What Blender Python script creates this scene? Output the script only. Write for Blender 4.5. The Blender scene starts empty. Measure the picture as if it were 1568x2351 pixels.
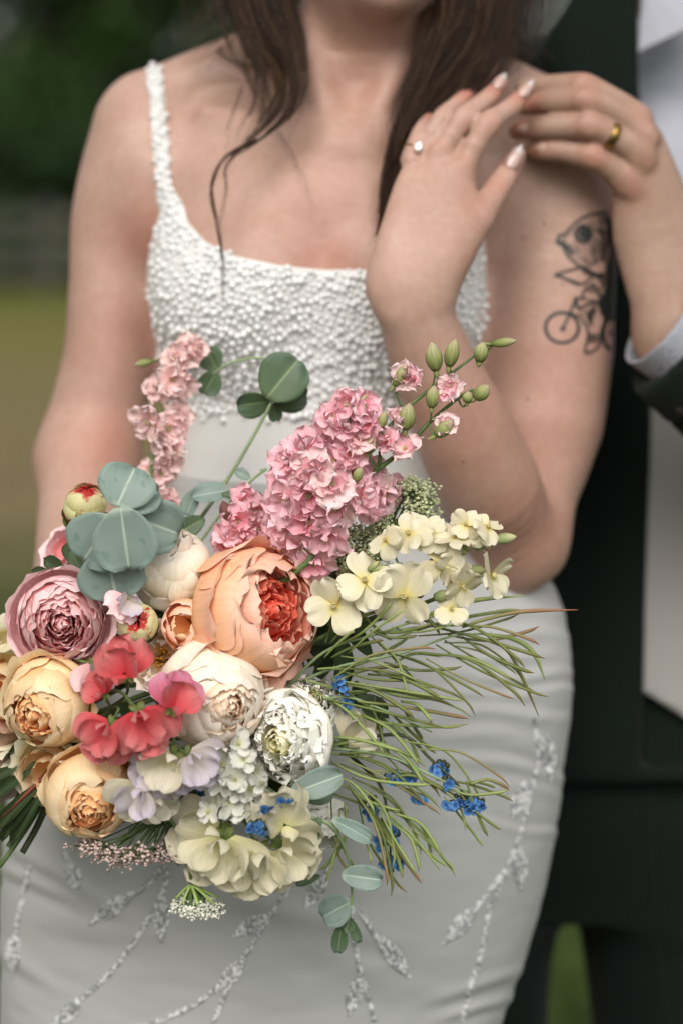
import bpy, bmesh, math, random
import numpy as np
from mathutils import Vector, Matrix, Quaternion
from mathutils.bvhtree import BVHTree

# ------------------------------------------------------------------ camera, sky, sun, exposure
scene = bpy.context.scene
col = scene.collection
K = 0.000357            # metres per reference pixel (1568 px wide picture) in the bride's plane
D0 = 1.8                # camera distance to that plane
CZ = 1.30               # camera height
HV = 430.0              # picture row of the horizon
FOCUS = D0 - 0.308
cam = bpy.data.cameras.new('camera')
cam_o = bpy.data.objects.new('camera', cam); col.objects.link(cam_o)
cam_o.location = (0, -D0, CZ); cam_o.rotation_euler = (math.radians(90), 0, 0)
cam.sensor_fit = 'VERTICAL'; cam.sensor_height = 36; cam.sensor_width = 24
cam.lens = 36.0 * D0 / (2351 * K)
cam.shift_y = -(1175.5 - HV) / 2351
cam.clip_start = 0.05; cam.clip_end = 2000
cam.dof.use_dof = True; cam.dof.focus_distance = FOCUS; cam.dof.aperture_fstop = 2.7
scene.camera = cam_o

SUN_EL, SUN_AZ = 40, -20       # azimuth measured from behind the camera, towards its left
wd = bpy.data.worlds.new('World'); scene.world = wd; wd.use_nodes = True
wn = wd.node_tree; bg = wn.nodes['Background']
sky = wn.nodes.new('ShaderNodeTexSky'); sky.sky_type = 'NISHITA'; sky.sun_disc = False
sky.sun_elevation = math.radians(SUN_EL); sky.sun_rotation = math.radians(180 + SUN_AZ)
sky.air_density = 1.0; sky.dust_density = 4.0; sky.ozone_density = 1.0
hs = wn.nodes.new('ShaderNodeHueSaturation'); hs.inputs['Saturation'].default_value = 0.05
wn.links.new(sky.outputs[0], hs.inputs['Color']); wb_ = wn.nodes.new('ShaderNodeMix'); wb_.data_type = 'RGBA'; wb_.blend_type = 'MULTIPLY'; wb_.inputs['Factor'].default_value = 1.0; wb_.inputs[7].default_value = (1.0, 0.975, 0.945, 1)   # white balance set for cloud
wn.links.new(hs.outputs[0], wb_.inputs[6]); wn.links.new(wb_.outputs[2], bg.inputs['Color'])
bg.inputs['Strength'].default_value = 0.085
sun = bpy.data.lights.new('sun', 'SUN'); sun.energy = 1.5; sun.angle = math.radians(28); sun.color = (1, 0.94, 0.86)
sun_o = bpy.data.objects.new('sun', sun); col.objects.link(sun_o)
_el, _az = math.radians(SUN_EL), math.radians(SUN_AZ)
_sd = Vector((math.sin(_az) * math.cos(_el), -math.cos(_az) * math.cos(_el), math.sin(_el)))   # towards the sun
sun_o.rotation_euler = (-_sd).to_track_quat('-Z', 'Y').to_euler()
sun_o.location = _sd * 20
scene.view_settings.view_transform = 'Standard'; scene.view_settings.look = 'None'
scene.view_settings.exposure = 0.66; scene.view_settings.gamma = 1.0
scene.view_settings.use_curve_mapping = False
scene.render.engine = 'CYCLES'
scene.cycles.use_denoising = True
scene.cycles.max_bounces = 12; scene.cycles.diffuse_bounces = 9; scene.cycles.glossy_bounces = 2
scene.cycles.transmission_bounces = 6; scene.cycles.transparent_max_bounces = 8
scene.cycles.caustics_reflective = False; scene.cycles.caustics_refractive = False

# ------------------------------------------------------------------ helpers
rng = np.random.default_rng(7)
rnd = random.Random(11)

def P(u, v, d):
    s = (D0 - d) / D0 * K
    return Vector(((u - 784) * s, -d, CZ - (v - HV) * s))
def PX(px, d): return px * K * (D0 - d) / D0
def lin(c):
    if isinstance(c, str):
        c = [int(c[i:i + 2], 16) / 255 for i in (0, 2, 4)]
    return tuple((x / 12.92 if x <= 0.04045 else ((x + 0.055) / 1.055) ** 2.4) for x in c)
def alb(h, g=1.25, cap=0.86):
    c = lin(h); g = min(g, cap / max(c)); return tuple(x * g for x in c) + (1,)

MAT = {}
def new_mat(name):
    m = bpy.data.materials.new(name); m.use_nodes = True
    nt = m.node_tree
    return m, nt, nt.nodes['Principled BSDF'], nt.nodes['Material Output']
def node(nt, t, **kw):
    n = nt.nodes.new(t)
    for k, v in kw.items(): setattr(n, k, v)
    return n
def ramp(nt, stops, fac):
    r = nt.nodes.new('ShaderNodeValToRGB'); e = r.color_ramp.elements
    while len(e) < len(stops): e.new(0.5)
    for el, (p, c) in zip(e, stops):
        el.position = p; el.color = c
    nt.links.new(fac, r.inputs[0]); return r
def mixc(nt, a, b, fac, mode='MIX'):
    m = nt.nodes.new('ShaderNodeMix'); m.data_type = 'RGBA'; m.blend_type = mode
    for s, val in ((m.inputs['Factor'], fac), (m.inputs[6], a), (m.inputs[7], b)):
        if hasattr(val, 'is_output'): nt.links.new(val, s)
        else: s.default_value = val
    return m.outputs[2]
def noise(nt, scale, detail=3, coord='Object', dist=0.0):
    tc = nt.nodes.new('ShaderNodeTexCoord'); n = nt.nodes.new('ShaderNodeTexNoise')
    n.inputs['Scale'].default_value = scale; n.inputs['Detail'].default_value = detail; n.inputs['Distortion'].default_value = dist
    nt.links.new(tc.outputs[coord], n.inputs['Vector']); return n.outputs['Fac']
def bump(nt, bs, h, strength, dist):
    b = nt.nodes.new('ShaderNodeBump'); b.inputs['Strength'].default_value = strength; b.inputs['Distance'].default_value = dist
    nt.links.new(h, b.inputs['Height']); nt.links.new(b.outputs[0], bs.inputs['Normal'])

def simple_mat(name, c, rough=0.6, var=0.12, scale=60, spec=0.4, metal=0, sheen=0, bmp=0, bscale=400, bdist=0.0004):
    m, nt, bs, out = new_mat(name)
    c = c if not isinstance(c, str) else alb(c)
    dk = tuple(x * (1 - var) for x in c[:3]) + (1,); lt = tuple(min(0.9, x * (1 + var)) for x in c[:3]) + (1,)
    r = ramp(nt, [(0.3, dk), (0.7, lt)], noise(nt, scale))
    nt.links.new(r.outputs[0], bs.inputs['Base Color'])
    bs.inputs['Roughness'].default_value = rough; bs.inputs['Specular IOR Level'].default_value = spec
    bs.inputs['Metallic'].default_value = metal; bs.inputs['Sheen Weight'].default_value = sheen
    if bmp: bump(nt, bs, noise(nt, bscale, 2), bmp, bdist)
    return m

def petal_mat(name, stops, trans=0.14, rough=0.55, vein=0.05, spot=None, amp=0.24, g=1.15, cap=0.72, lift=0.0, rib=None):
    """stops: colours from the petal's base (uv y = 0) to its rim (1)"""
    m, nt, bs, out = new_mat(name)
    uv = nt.nodes.new('ShaderNodeUVMap'); sp = nt.nodes.new('ShaderNodeSeparateXYZ'); nt.links.new(uv.outputs[0], sp.inputs[0])
    nz = noise(nt, 3.2, 3)
    ad = nt.nodes.new('ShaderNodeMath'); ad.operation = 'MULTIPLY_ADD'; nt.links.new(nz, ad.inputs[0]); ad.inputs[1].default_value = amp
    nt.links.new(sp.outputs[1], ad.inputs[2])
    sb = nt.nodes.new('ShaderNodeMath'); sb.operation = 'SUBTRACT'; nt.links.new(ad.outputs[0], sb.inputs[0]); sb.inputs[1].default_value = amp / 2
    r = ramp(nt, [(p, tuple(x + (0.95 - x) * lift for x in alb(c, g, cap)[:3]) + (1,)) for p, c in stops], sb.outputs[0])
    c = r.outputs[0]
    # fine veins running base to rim
    mp = nt.nodes.new('ShaderNodeMapping'); mp.inputs['Scale'].default_value = (34, 2.2, 1); nt.links.new(uv.outputs[0], mp.inputs[0])
    vn = nt.nodes.new('ShaderNodeTexNoise'); vn.inputs['Scale'].default_value = 1.0; vn.inputs['Detail'].default_value = 3
    nt.links.new(mp.outputs[0], vn.inputs['Vector'])
    vr = ramp(nt, [(0.35, (1 - vein * 2,) * 3 + (1,)), (0.65, (1, 1, 1, 1))], vn.outputs['Fac'])
    c = mixc(nt, c, vr.outputs[0], 1.0, 'MULTIPLY')
    oi = nt.nodes.new('ShaderNodeObjectInfo'); orr = ramp(nt, [(0, (.94, .92, .91, 1)), (1, (1.0, 1.0, 1.0, 1))], oi.outputs['Random']); c = mixc(nt, c, orr.outputs[0], 1.0, 'MULTIPLY')
    if spot:
        sn = noise(nt, spot[1], 2); rr = ramp(nt, [(spot[2], (0, 0, 0, 1)), (spot[2] + 0.06, (1, 1, 1, 1))], sn)
        c = mixc(nt, c, alb(spot[0]), rr.outputs[0])
    if rib:      # pale midrib along the leaf's middle
        rx = ramp(nt, [(0.465, (0, 0, 0, 1)), (0.492, (1, 1, 1, 1)), (0.508, (1, 1, 1, 1)), (0.535, (0, 0, 0, 1))], sp.outputs[0]); c = mixc(nt, c, alb(rib), rx.outputs[0])
    nt.links.new(c, bs.inputs['Base Color']); bs.inputs['Roughness'].default_value = rough
    bs.inputs['Specular IOR Level'].default_value = 0.25; 
    bump(nt, bs, vn.outputs['Fac'], 0.12, 0.0004)
    tr = nt.nodes.new('ShaderNodeBsdfTranslucent'); nt.links.new(c, tr.inputs[0])
    mx = nt.nodes.new('ShaderNodeMixShader'); mx.inputs[0].default_value = trans
    nt.links.new(bs.outputs[0], mx.inputs[1]); nt.links.new(tr.outputs[0], mx.inputs[2]); nt.links.new(mx.outputs[0], out.inputs[0])
    return m

def mesh_from(name, V, F, mat=None, smooth=True, uv=None):
    me = bpy.data.meshes.new(name)
    V = np.asarray(V, dtype=np.float32)
    F = [tuple(int(i) for i in f) for f in F] if not isinstance(F, np.ndarray) else F.tolist()
    me.from_pydata(V.tolist(), [], F)
    if smooth: me.polygons.foreach_set('use_smooth', np.ones(len(me.polygons), dtype=bool))
    if uv is not None:
        l = me.uv_layers.new(name='UVMap')
        vi = np.empty(len(me.loops), dtype=np.int32); me.loops.foreach_get('vertex_index', vi)
        l.data.foreach_set('uv', np.asarray(uv, dtype=np.float32)[vi].ravel())
    if mat is not None: me.materials.append(mat)
    me.update(); return me
def obj(name, me, parent=None, mw=None):
    o = bpy.data.objects.new(name, me); col.objects.link(o)
    if parent is not None: o.parent = parent
    if mw is not None: o.matrix_basis = mw
    return o
def tag(o, label=None, cat=None, group=None, kind=None):
    for k, v in (('label', label), ('category', cat), ('group', group), ('kind', kind)):
        if v: o[k] = v
    return o
def empty(name, loc=(0, 0, 0), label=None, cat=None, group=None):
    o = bpy.data.objects.new(name, None); col.objects.link(o); o.location = loc; o.empty_display_size = 0.02
    return tag(o, label, cat, group)

class MB:
    """collects vertices and faces of one mesh"""
    def __init__(s): s.v = []; s.f = []; s.uv = []; s.n = 0
    def add(s, V, F, uv=None):
        s.v.append(np.asarray(V, dtype=np.float32)); s.f += [tuple(i + s.n for i in f) for f in F]
        s.uv.append(np.asarray(uv, dtype=np.float32) if uv is not None else np.zeros((len(V), 2), np.float32)); s.n += len(V)
    def mesh(s, name, mat, smooth=True): return mesh_from(name, np.concatenate(s.v), s.f, mat, smooth, np.concatenate(s.uv))
    def build(s, name, mat, parent=None, smooth=True): return obj(name, s.mesh(name, mat, smooth), parent)

def tube(path, radii, n=6, cap=True):
    """tapered tube along points; returns V, F, uv"""
    p = np.asarray([tuple(q) for q in path], dtype=np.float64); m = len(p)
    r = np.broadcast_to(np.asarray(radii, dtype=np.float64), (m,)) if np.ndim(radii) else np.full(m, radii)
    t = np.gradient(p, axis=0); t /= np.linalg.norm(t, axis=1)[:, None] + 1e-12
    ref = np.array([0.0, 0.0, 1.0]) if abs(t[0][2]) < 0.9 else np.array([1.0, 0, 0])
    V = []; UV = []
    a = np.cross(t[0], ref); a /= np.linalg.norm(a)
    for i in range(m):
        a = a - t[i] * np.dot(a, t[i]); a /= np.linalg.norm(a) + 1e-12
        b = np.cross(t[i], a)
        for j in range(n):
            th = 2 * math.pi * j / n
            V.append(p[i] + r[i] * (a * math.cos(th) + b * math.sin(th))); UV.append((j / n, i / (m - 1)))
    F = []
    for i in range(m - 1):
        for j in range(n):
            k = (j + 1) % n
            F.append((i * n + j, i * n + k, (i + 1) * n + k, (i + 1) * n + j))
    if cap:
        F.append(tuple(range(n - 1, -1, -1))); F.append(tuple((m - 1) * n + j for j in range(n)))
    return np.array(V), F, np.array(UV)
def spline(pts, n):
    """Catmull-Rom through points"""
    p = np.asarray([tuple(q) for q in pts], dtype=np.float64)
    if len(p) == 2: return p[0] + (p[1] - p[0]) * np.linspace(0, 1, n)[:, None]
    q = np.vstack([2 * p[0] - p[1], p, 2 * p[-1] - p[-2]]); out = []
    for s in np.linspace(0, len(p) - 1 - 1e-9, n):
        i = int(s); t = s - i; a, b, c, d = q[i:i + 4]
        out.append(0.5 * ((2 * b) + (c - a) * t + (2 * a - 5 * b + 4 * c - d) * t * t + (3 * b - a - 3 * c + d) * t ** 3))
    return np.array(out)
def ellipsoid(c, ax, M=None, seg=8, rings=6):
    V = []; F = []
    for i in range(rings + 1):
        th = math.pi * i / rings
        for j in range(seg):
            ph = 2 * math.pi * j / seg
            V.append((math.sin(th) * math.cos(ph) * ax[0], math.sin(th) * math.sin(ph) * ax[1], math.cos(th) * ax[2]))
    V = np.array(V)
    if M is not None: V = V @ np.array(M.to_3x3()).T
    for i in range(rings):
        for j in range(seg):
            k = (j + 1) % seg
            F.append((i * seg + j, (i + 1) * seg + j, (i + 1) * seg + k, i * seg + k))
    return V + np.array(tuple(c)), F
def basis(zaxis, roll=0.0, up=(0, 0, 1)):
    """4x4 with its z along zaxis"""
    z = Vector(zaxis).normalized(); up = Vector(up)
    if abs(z.dot(up)) > 0.97: up = Vector((0, 1, 0))
    x = up.cross(z).normalized(); y = z.cross(x)
    M = Matrix((x, y, z)).transposed().to_4x4()
    return M @ Matrix.Rotation(roll, 4, 'Z')
def facing(r, u, c): return Vector((r, -c, u))     # right, up, towards the viewer's side

# ------------------------------------------------------------------ distance-field modelling (for bodies and cloth)
def axis_grid(lo, hi, coarse, fine_ranges):
    x = lo; out = [lo]
    while x < hi:
        st = coarse
        for a, b, s in fine_ranges:
            if a - coarse <= x <= b: st = s
        x += st; out.append(x)
    return np.array(out, dtype=np.float32)
class Field:
    def __init__(s, xs, ys, zs):
        s.xs, s.ys, s.zs = xs, ys, zs; s.f = np.full((len(xs), len(ys), len(zs)), 0.06, np.float32)
    def sub(s, lo, hi):
        sl = []
        for ax, a, b in ((s.xs, lo[0], hi[0]), (s.ys, lo[1], hi[1]), (s.zs, lo[2], hi[2])):
            i = max(0, np.searchsorted(ax, a) - 1); j = min(len(ax), np.searchsorted(ax, b) + 1); sl.append(slice(i, j))
        sl = tuple(sl)
        return sl, s.xs[sl[0]][:, None, None], s.ys[sl[1]][None, :, None], s.zs[sl[2]][None, None, :]
    def union(s, sl, d, k):
        a = s.f[sl]
        if k <= 0: s.f[sl] = np.minimum(a, d)
        else:
            h = np.maximum(k - np.abs(a - d), 0) / k
            s.f[sl] = np.minimum(a, d) - h * h * k * 0.25
    def cone(s, a, b, r1, r2, k=0.01, flat=None):
        """round cone; flat=(axis vector, factor): squeezed along that axis"""
        m = max(r1, r2) * 1.3 + k + 0.012
        lo = np.minimum(a, b) - m; hi = np.maximum(a, b) + m
        sl, X, Y, Z = s.sub(lo, hi)
        if X.size == 0 or Y.size == 0 or Z.size == 0: return
        ax, ay, az = a; ux, uy, uz = (b[i] - a[i] for i in range(3)); L = ux * ux + uy * uy + uz * uz + 1e-12
        t = np.clip(((X - ax) * ux + (Y - ay) * uy + (Z - az) * uz) / L, 0, 1).astype(np.float32)
        dx, dy, dz = X - ax - t * ux, Y - ay - t * uy, Z - az - t * uz
        if flat is not None:
            n, fc = flat; dn = dx * n[0] + dy * n[1] + dz * n[2]; g = 1 / fc - 1
            dx, dy, dz = dx + n[0] * dn * g, dy + n[1] * dn * g, dz + n[2] * dn * g
        d = np.sqrt(dx * dx + dy * dy + dz * dz) - (r1 + (r2 - r1) * t)
        s.union(sl, d.astype(np.float32), k)
    def ell(s, c, r, k=0.01, M=None):
        m = max(r) + k + 0.012
        sl, X, Y, Z = s.sub(np.array(c) - m, np.array(c) + m)
        if X.size == 0 or Y.size == 0 or Z.size == 0: return
        dx, dy, dz = X - c[0], Y - c[1], Z - c[2]
        if M is not None:
            R = np.array(M.to_3x3()).T
            dx, dy, dz = (R[i][0] * dx + R[i][1] * dy + R[i][2] * dz for i in range(3))
        q = np.sqrt((dx / r[0]) ** 2 + (dy / r[1]) ** 2 + (dz / r[2]) ** 2)
        g = np.sqrt((dx / r[0] ** 2) ** 2 + (dy / r[1] ** 2) ** 2 + (dz / r[2] ** 2) ** 2) + 1e-9
        s.union(sl, (q * (q - 1) / g).astype(np.float32), k)
    def loft(s, rows, k=0.01, grow=0.0, p=2.0):
        """rows: (z, cx, cy, half-width, half-depth) from high to low; superelliptic slices"""
        rows = sorted(rows); z = np.array([r[0] for r in rows])
        lo = (min(r[1] - r[3] for r in rows) - 0.03 - grow, min(r[2] - r[4] for r in rows) - 0.03 - grow, z[0] - 0.02)
        hi = (max(r[1] + r[3] for r in rows) + 0.03 + grow, max(r[2] + r[4] for r in rows) + 0.03 + grow, z[-1] + 0.02)
        sl, X, Y, Z = s.sub(lo, hi); zz = np.clip(Z, z[0], z[-1])
        g = [smooth_interp(zz.ravel(), z, np.array([r[i] for r in rows])).reshape(1, 1, -1) for i in (1, 2, 3, 4)]
        a, b = g[2] + grow, g[3] + grow
        q = (np.abs((X - g[0]) / a) ** p + np.abs((Y - g[1]) / b) ** p) ** (1 / p)
        gr = np.sqrt(((X - g[0]) / a ** 2) ** 2 + ((Y - g[1]) / b ** 2) ** 2) / np.maximum(q, 1e-4)
        d = (q - 1) / np.maximum(gr, 1e-3)
        d = np.maximum(d, np.abs(Z - zz) * 1.0 + d * 0 + np.where(np.abs(Z - zz) > 0, 0.0, -1.0))
        s.union(sl, d.astype(np.float32), k)
    def mesh(s): return surface_nets(s.f, s.xs, s.ys, s.zs)
def smooth_interp(x, xp, fp):
    """monotone-ish cubic (Catmull-Rom tangents) through points"""
    m = np.gradient(fp, xp); i = np.clip(np.searchsorted(xp, x) - 1, 0, len(xp) - 2)
    h = xp[i + 1] - xp[i]; t = (x - xp[i]) / h
    return ((2 * t ** 3 - 3 * t ** 2 + 1) * fp[i] + (t ** 3 - 2 * t ** 2 + t) * h * m[i] + (-2 * t ** 3 + 3 * t ** 2) * fp[i + 1] + (t ** 3 - t ** 2) * h * m[i + 1])
def surface_nets(f, xs, ys, zs):
    s = f < 0
    c = np.zeros(tuple(n - 1 for n in f.shape), np.uint8)
    for i in (0, 1):
        for j in (0, 1):
            for k in (0, 1):
                c += s[i:f.shape[0] - 1 + i, j:f.shape[1] - 1 + j, k:f.shape[2] - 1 + k]
    I, J, Kk = np.nonzero((c > 0) & (c < 8)); n = len(I)
    acc = np.zeros((n, 3)); cnt = np.zeros(n)
    corners = [(i, j, k) for i in (0, 1) for j in (0, 1) for k in (0, 1)]
    val = {q: f[I + q[0], J + q[1], Kk + q[2]].astype(np.float64) for q in corners}
    for q in corners:
        for ax in range(3):
            if q[ax]: continue
            e = list(q); e[ax] = 1; e = tuple(e); a, b = val[q], val[e]
            m = (a < 0) != (b < 0); t = np.where(m, a / np.where(m, a - b, 1), 0)
            p = np.array(q)[None, :].repeat(n, 0).astype(float); p[:, ax] += t
            acc[m] += p[m]; cnt[m] += 1
    acc /= cnt[:, None]
    V = np.empty((n, 3))
    for ax, (g, ii) in enumerate(((xs, I), (ys, J), (zs, Kk))):
        V[:, ax] = g[ii] + (g[ii + 1] - g[ii]) * acc[:, ax]
    vid = np.full(c.shape, -1, np.int32); vid[I, J, Kk] = np.arange(n)
    Q = []
    for ax in range(3):
        sa = np.moveaxis(s, ax, 0); va = np.moveaxis(vid, ax, 0)
        a, b, d = np.nonzero(sa[:-1, 1:-1, 1:-1] != sa[1:, 1:-1, 1:-1]); b = b + 1; d = d + 1
        q = np.stack([va[a, b - 1, d - 1], va[a, b, d - 1], va[a, b, d], va[a, b - 1, d]], 1)
        flip = ~sa[a, b, d] if ax != 1 else sa[a, b, d]
        q[flip] = q[flip][:, ::-1]; Q.append(q)
    return V, np.concatenate(Q)
def relax(V, Q, it=2, lam=0.5):
    e = np.concatenate([Q[:, [0, 1]], Q[:, [1, 2]], Q[:, [2, 3]], Q[:, [3, 0]]]); e = np.concatenate([e, e[:, ::-1]])
    cnt = np.bincount(e[:, 0], minlength=len(V))[:, None]
    for _ in range(it):
        acc = np.stack([np.bincount(e[:, 0], V[e[:, 1], a], minlength=len(V)) for a in range(3)], 1)
        V = V + lam * (acc / np.maximum(cnt, 1) - V)
    return V
def poly_sd(px, py, poly):
    """signed distance (negative inside) to a closed polygon"""
    p = np.asarray(poly, dtype=np.float32); d = np.full(px.shape, 1e9, np.float32); ins = np.zeros(px.shape, bool)
    for i in range(len(p)):
        a, b = p[i], p[(i + 1) % len(p)]; e = b - a
        t = np.clip(((px - a[0]) * e[0] + (py - a[1]) * e[1]) / (e @ e + 1e-9), 0, 1)
        d = np.minimum(d, (px - a[0] - t * e[0]) ** 2 + (py - a[1] - t * e[1]) ** 2)
        cr = ((a[1] > py) != (b[1] > py)) & (px < (b[0] - a[0]) * (py - a[1]) / (b[1] - a[1] + 1e-12) + a[0])
        ins ^= cr
    return np.where(ins, -np.sqrt(d), np.sqrt(d))
# ------------------------------------------------------------------ the field, fence and trees
def ground_mat():
    m, nt, bs, out = new_mat('field_grass')
    tc = nt.nodes.new('ShaderNodeTexCoord'); sp = nt.nodes.new('ShaderNodeSeparateXYZ'); nt.links.new(tc.outputs['Object'], sp.inputs[0])
    n1 = noise(nt, 0.35, 4); n2 = noise(nt, 9, 5)
    w = nt.nodes.new('ShaderNodeMath'); w.operation = 'MULTIPLY_ADD'; nt.links.new(n1, w.inputs[0]); w.inputs[1].default_value = 5.0
    nt.links.new(sp.outputs[1], w.inputs[2])
    mr = nt.nodes.new('ShaderNodeMapRange'); nt.links.new(w.outputs[0], mr.inputs[0]); mr.inputs[1].default_value = 0; mr.inputs[2].default_value = 30
    r = ramp(nt, [(0.0, (0.035, 0.058, 0.014, 1)), (0.22, (0.05, 0.075, 0.02, 1)), (0.30, (0.19, 0.155, 0.085, 1)), (0.52, (0.18, 0.155, 0.075, 1)), (0.66, (0.17, 0.155, 0.055, 1)), (0.95, (0.10, 0.12, 0.03, 1))], mr.outputs[0])  # nearest greens darkened: shade beside the groom is put into the colour
    r2 = ramp(nt, [(0.3, (0.6, 0.6, 0.6, 1)), (0.7, (1.2, 1.2, 1.1, 1))], n2)
    nt.links.new(mixc(nt, r.outputs[0], r2.outputs[0], 1.0, 'MULTIPLY'), bs.inputs['Base Color']); bs.inputs['Roughness'].default_value = 0.95
    bs.inputs['Specular IOR Level'].default_value = 0.1
    bump(nt, bs, n2, 0.8, 0.05)
    return m
V = []; F = []; N = 60
for i in range(N + 1):
    for j in range(N + 1):
        a = (i / N * 2 - 1); b = (j / N * 2 - 1)
        x, y = 400 * a * abs(a) ** 1.5, 400 * b * abs(b) ** 1.5
        r_ = math.hypot(x, y)
        z = 0.0 if r_ < 4 else 0.06 * math.sin(x * 0.31 + 1) * math.sin(y * 0.27)
        V.append((x, y, z))
for i in range(N):
    for j in range(N):
        q = i * (N + 1) + j; F.append((q, q + N + 1, q + N + 2, q + 1))
tag(obj('field', mesh_from('field', V, F, ground_mat())), kind='structure')

# grass around the couple's feet
gm = simple_mat('grass_blade', (0.045, 0.085, 0.016, 1), 0.7, 0.35, 6)  # blade green lowered to carry the shade near the groom
g = MB(); gv = []; gf = []
for i in range(9000):
    y = rnd.uniform(-0.3, 6.0); x = rnd.uniform(-1.2, 2.6) * (1 + y * 0.15); h = rnd.uniform(0.03, 0.10); a = rnd.uniform(0, 6.3); w = 0.004
    dx, dy = math.cos(a), math.sin(a); lx, ly = rnd.gauss(0, 0.4) * h, rnd.gauss(0, 0.4) * h; n0 = len(gv)
    gv += [(x - dx * w, y - dy * w, 0.0), (x + dx * w, y + dy * w, 0.0), (x + lx * 0.4 + dx * w * 0.7, y + ly * 0.4 + dy * w * 0.7, h * 0.6), (x + lx, y + ly, h)]
    gf += [(n0, n0 + 1, n0 + 2), (n0, n0 + 2, n0 + 3)]
tag(obj('grass', mesh_from('grass', gv, gf, gm, False)), 'short green grass growing on the field', 'grass', kind='stuff')

wood = simple_mat('weathered_wood', (0.055, 0.056, 0.044, 1), 0.85, 0.3, 12, bmp=0.4, bscale=60, bdist=0.003)
def box(c, h):
    V = [(c[0] + sx * h[0], c[1] + sy * h[1], c[2] + sz * h[2]) for sx in (-1, 1) for sy in (-1, 1) for sz in (-1, 1)]
    return np.array(V), [(0, 1, 3, 2), (4, 6, 7, 5), (0, 4, 5, 1), (2, 3, 7, 6), (0, 2, 6, 4), (1, 5, 7, 3)]
FY = 25.2
fence = empty('rail_fence', (0, FY, 0), 'weathered grey post and rail fence along the far edge of the field', 'fence')
post_me = None
for i in range(-6, 7):
    if post_me is None:
        b = MB(); b.add(*box((0, 0, 0.56), (0.09, 0.07, 0.56))); post_me = b.mesh('post', wood, False)
    o = obj('post', post_me, fence); o.location = (-3.62 + i * 2.4, 0, 0)
rail_me = []
for z, hh in ((0.95, 0.075), (0.62, 0.07), (0.30, 0.07)):
    b = MB(); b.add(*box((0, 0, z), (1.19, 0.022, hh))); rail_me.append(b.mesh('rail', wood, False))
for i in range(-6, 6):
    for rm in rail_me:
        o = obj('rail', rm, fence); o.location = (-2.42 + i * 2.4, -0.095, rnd.uniform(-0.02, 0.02))

def leaf_mat(name, c):
    m = simple_mat(name, c, 0.6, 0.4, 1.3, spec=0.3); nt = m.node_tree; out = nt.nodes['Material Output']; bs = nt.nodes['Principled BSDF']
    tr = nt.nodes.new('ShaderNodeBsdfTranslucent'); tr.inputs[0].default_value = (c[0] * 1.4, c[1] * 1.4, c[2], 1)
    mx = nt.nodes.new('ShaderNodeMixShader'); mx.inputs[0].default_value = 0.25
    nt.links.new(bs.outputs[0], mx.inputs[1]); nt.links.new(tr.outputs[0], mx.inputs[2]); nt.links.new(mx.outputs[0], out.inputs[0]); return m
leafA = leaf_mat('tree_leaf', (0.030, 0.070, 0.014, 1)); leafB = leaf_mat('shrub_leaf', (0.022, 0.052, 0.014, 1)); bark = simple_mat('bark', (0.06, 0.05, 0.038, 1), 0.9, 0.3, 8)
def crown_mesh(name, clumps, per, size, mat, seed):
    R = np.random.default_rng(seed); V = []; F = []
    for (cx, cy, cz, r) in clumps:
        p = R.normal(size=(per, 3)); p /= np.linalg.norm(p, axis=1)[:, None]; p *= (R.random((per, 1)) ** 0.45) * r * R.uniform(0.8, 1.15, (per, 1))
        p[:, 2] *= 0.75; p += (cx, cy, cz)
        a = R.normal(size=(per, 3)); a /= np.linalg.norm(a, axis=1)[:, None]
        b = np.cross(a, R.normal(size=(per, 3))); b /= np.linalg.norm(b, axis=1)[:, None]
        s = size * R.uniform(0.6, 1.4, (per, 1)); n0 = len(V)
        q = np.stack([p - a * s, p + b * s * 0.5, p + a * s, p - b * s * 0.5], 1).reshape(-1, 3); V += q.tolist()
        F += [(n0 + 4 * i, n0 + 4 * i + 1, n0 + 4 * i + 2, n0 + 4 * i + 3) for i in range(per)]
    return mesh_from(name, V, F, mat, False)
def trunk_mesh(H, seed):
    R = random.Random(seed); b = MB()
    top = Vector((R.uniform(-0.4, 0.4), R.uniform(-0.3, 0.3), H))
    b.add(*tube(spline([(0, 0, -0.1), (R.uniform(-.1, .1), 0, H * 0.4), tuple(top)], 8), np.linspace(0.24, 0.07, 8), 8))
    for i in range(6):
        z = H * R.uniform(0.3, 0.8); a = R.uniform(0, 6.3); L = R.uniform(1.2, 2.2)
        b.add(*tube(spline([(0, 0, z), (math.cos(a) * L * .5, math.sin(a) * L * .5, z + L * .25), (math.cos(a) * L, math.sin(a) * L, z + L * .7)], 6), np.linspace(0.09, 0.025, 6), 6))
    return b.mesh('trunk', bark)
variants = []
for s in range(3):
    R = random.Random(50 + s)
    cl = [(R.uniform(-1.7, 1.7), R.uniform(-1.5, 1.5), R.uniform(1.6, 6.2), R.uniform(0.7, 1.25)) for _ in range(26)]
    variants.append((trunk_mesh(5.0, s), crown_mesh('crown', cl, 330, 0.13, leafA, s)))
tree_txt = ['broad leafy tree with low branches behind the fence', 'leafy tree with a gappy crown behind the fence', 'leafy tree with a dense tall crown behind the fence']
for i in range(9):
    x = -12.5 + i * 3.1 + rnd.uniform(-0.5, 0.5); y = FY + 4.0 + rnd.uniform(0, 3.5); k = (i * 2) % 3
    t = empty('broadleaf_tree', (x, y, 0), tree_txt[k], 'tree', 'trees beyond the fence'); t.rotation_euler.z = rnd.uniform(0, 6.3)
    s = rnd.uniform(0.95, 1.25); t.scale = (s, s, s)
    obj('trunk', variants[k][0], t); obj('crown', variants[k][1], t)
shv = []
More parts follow.
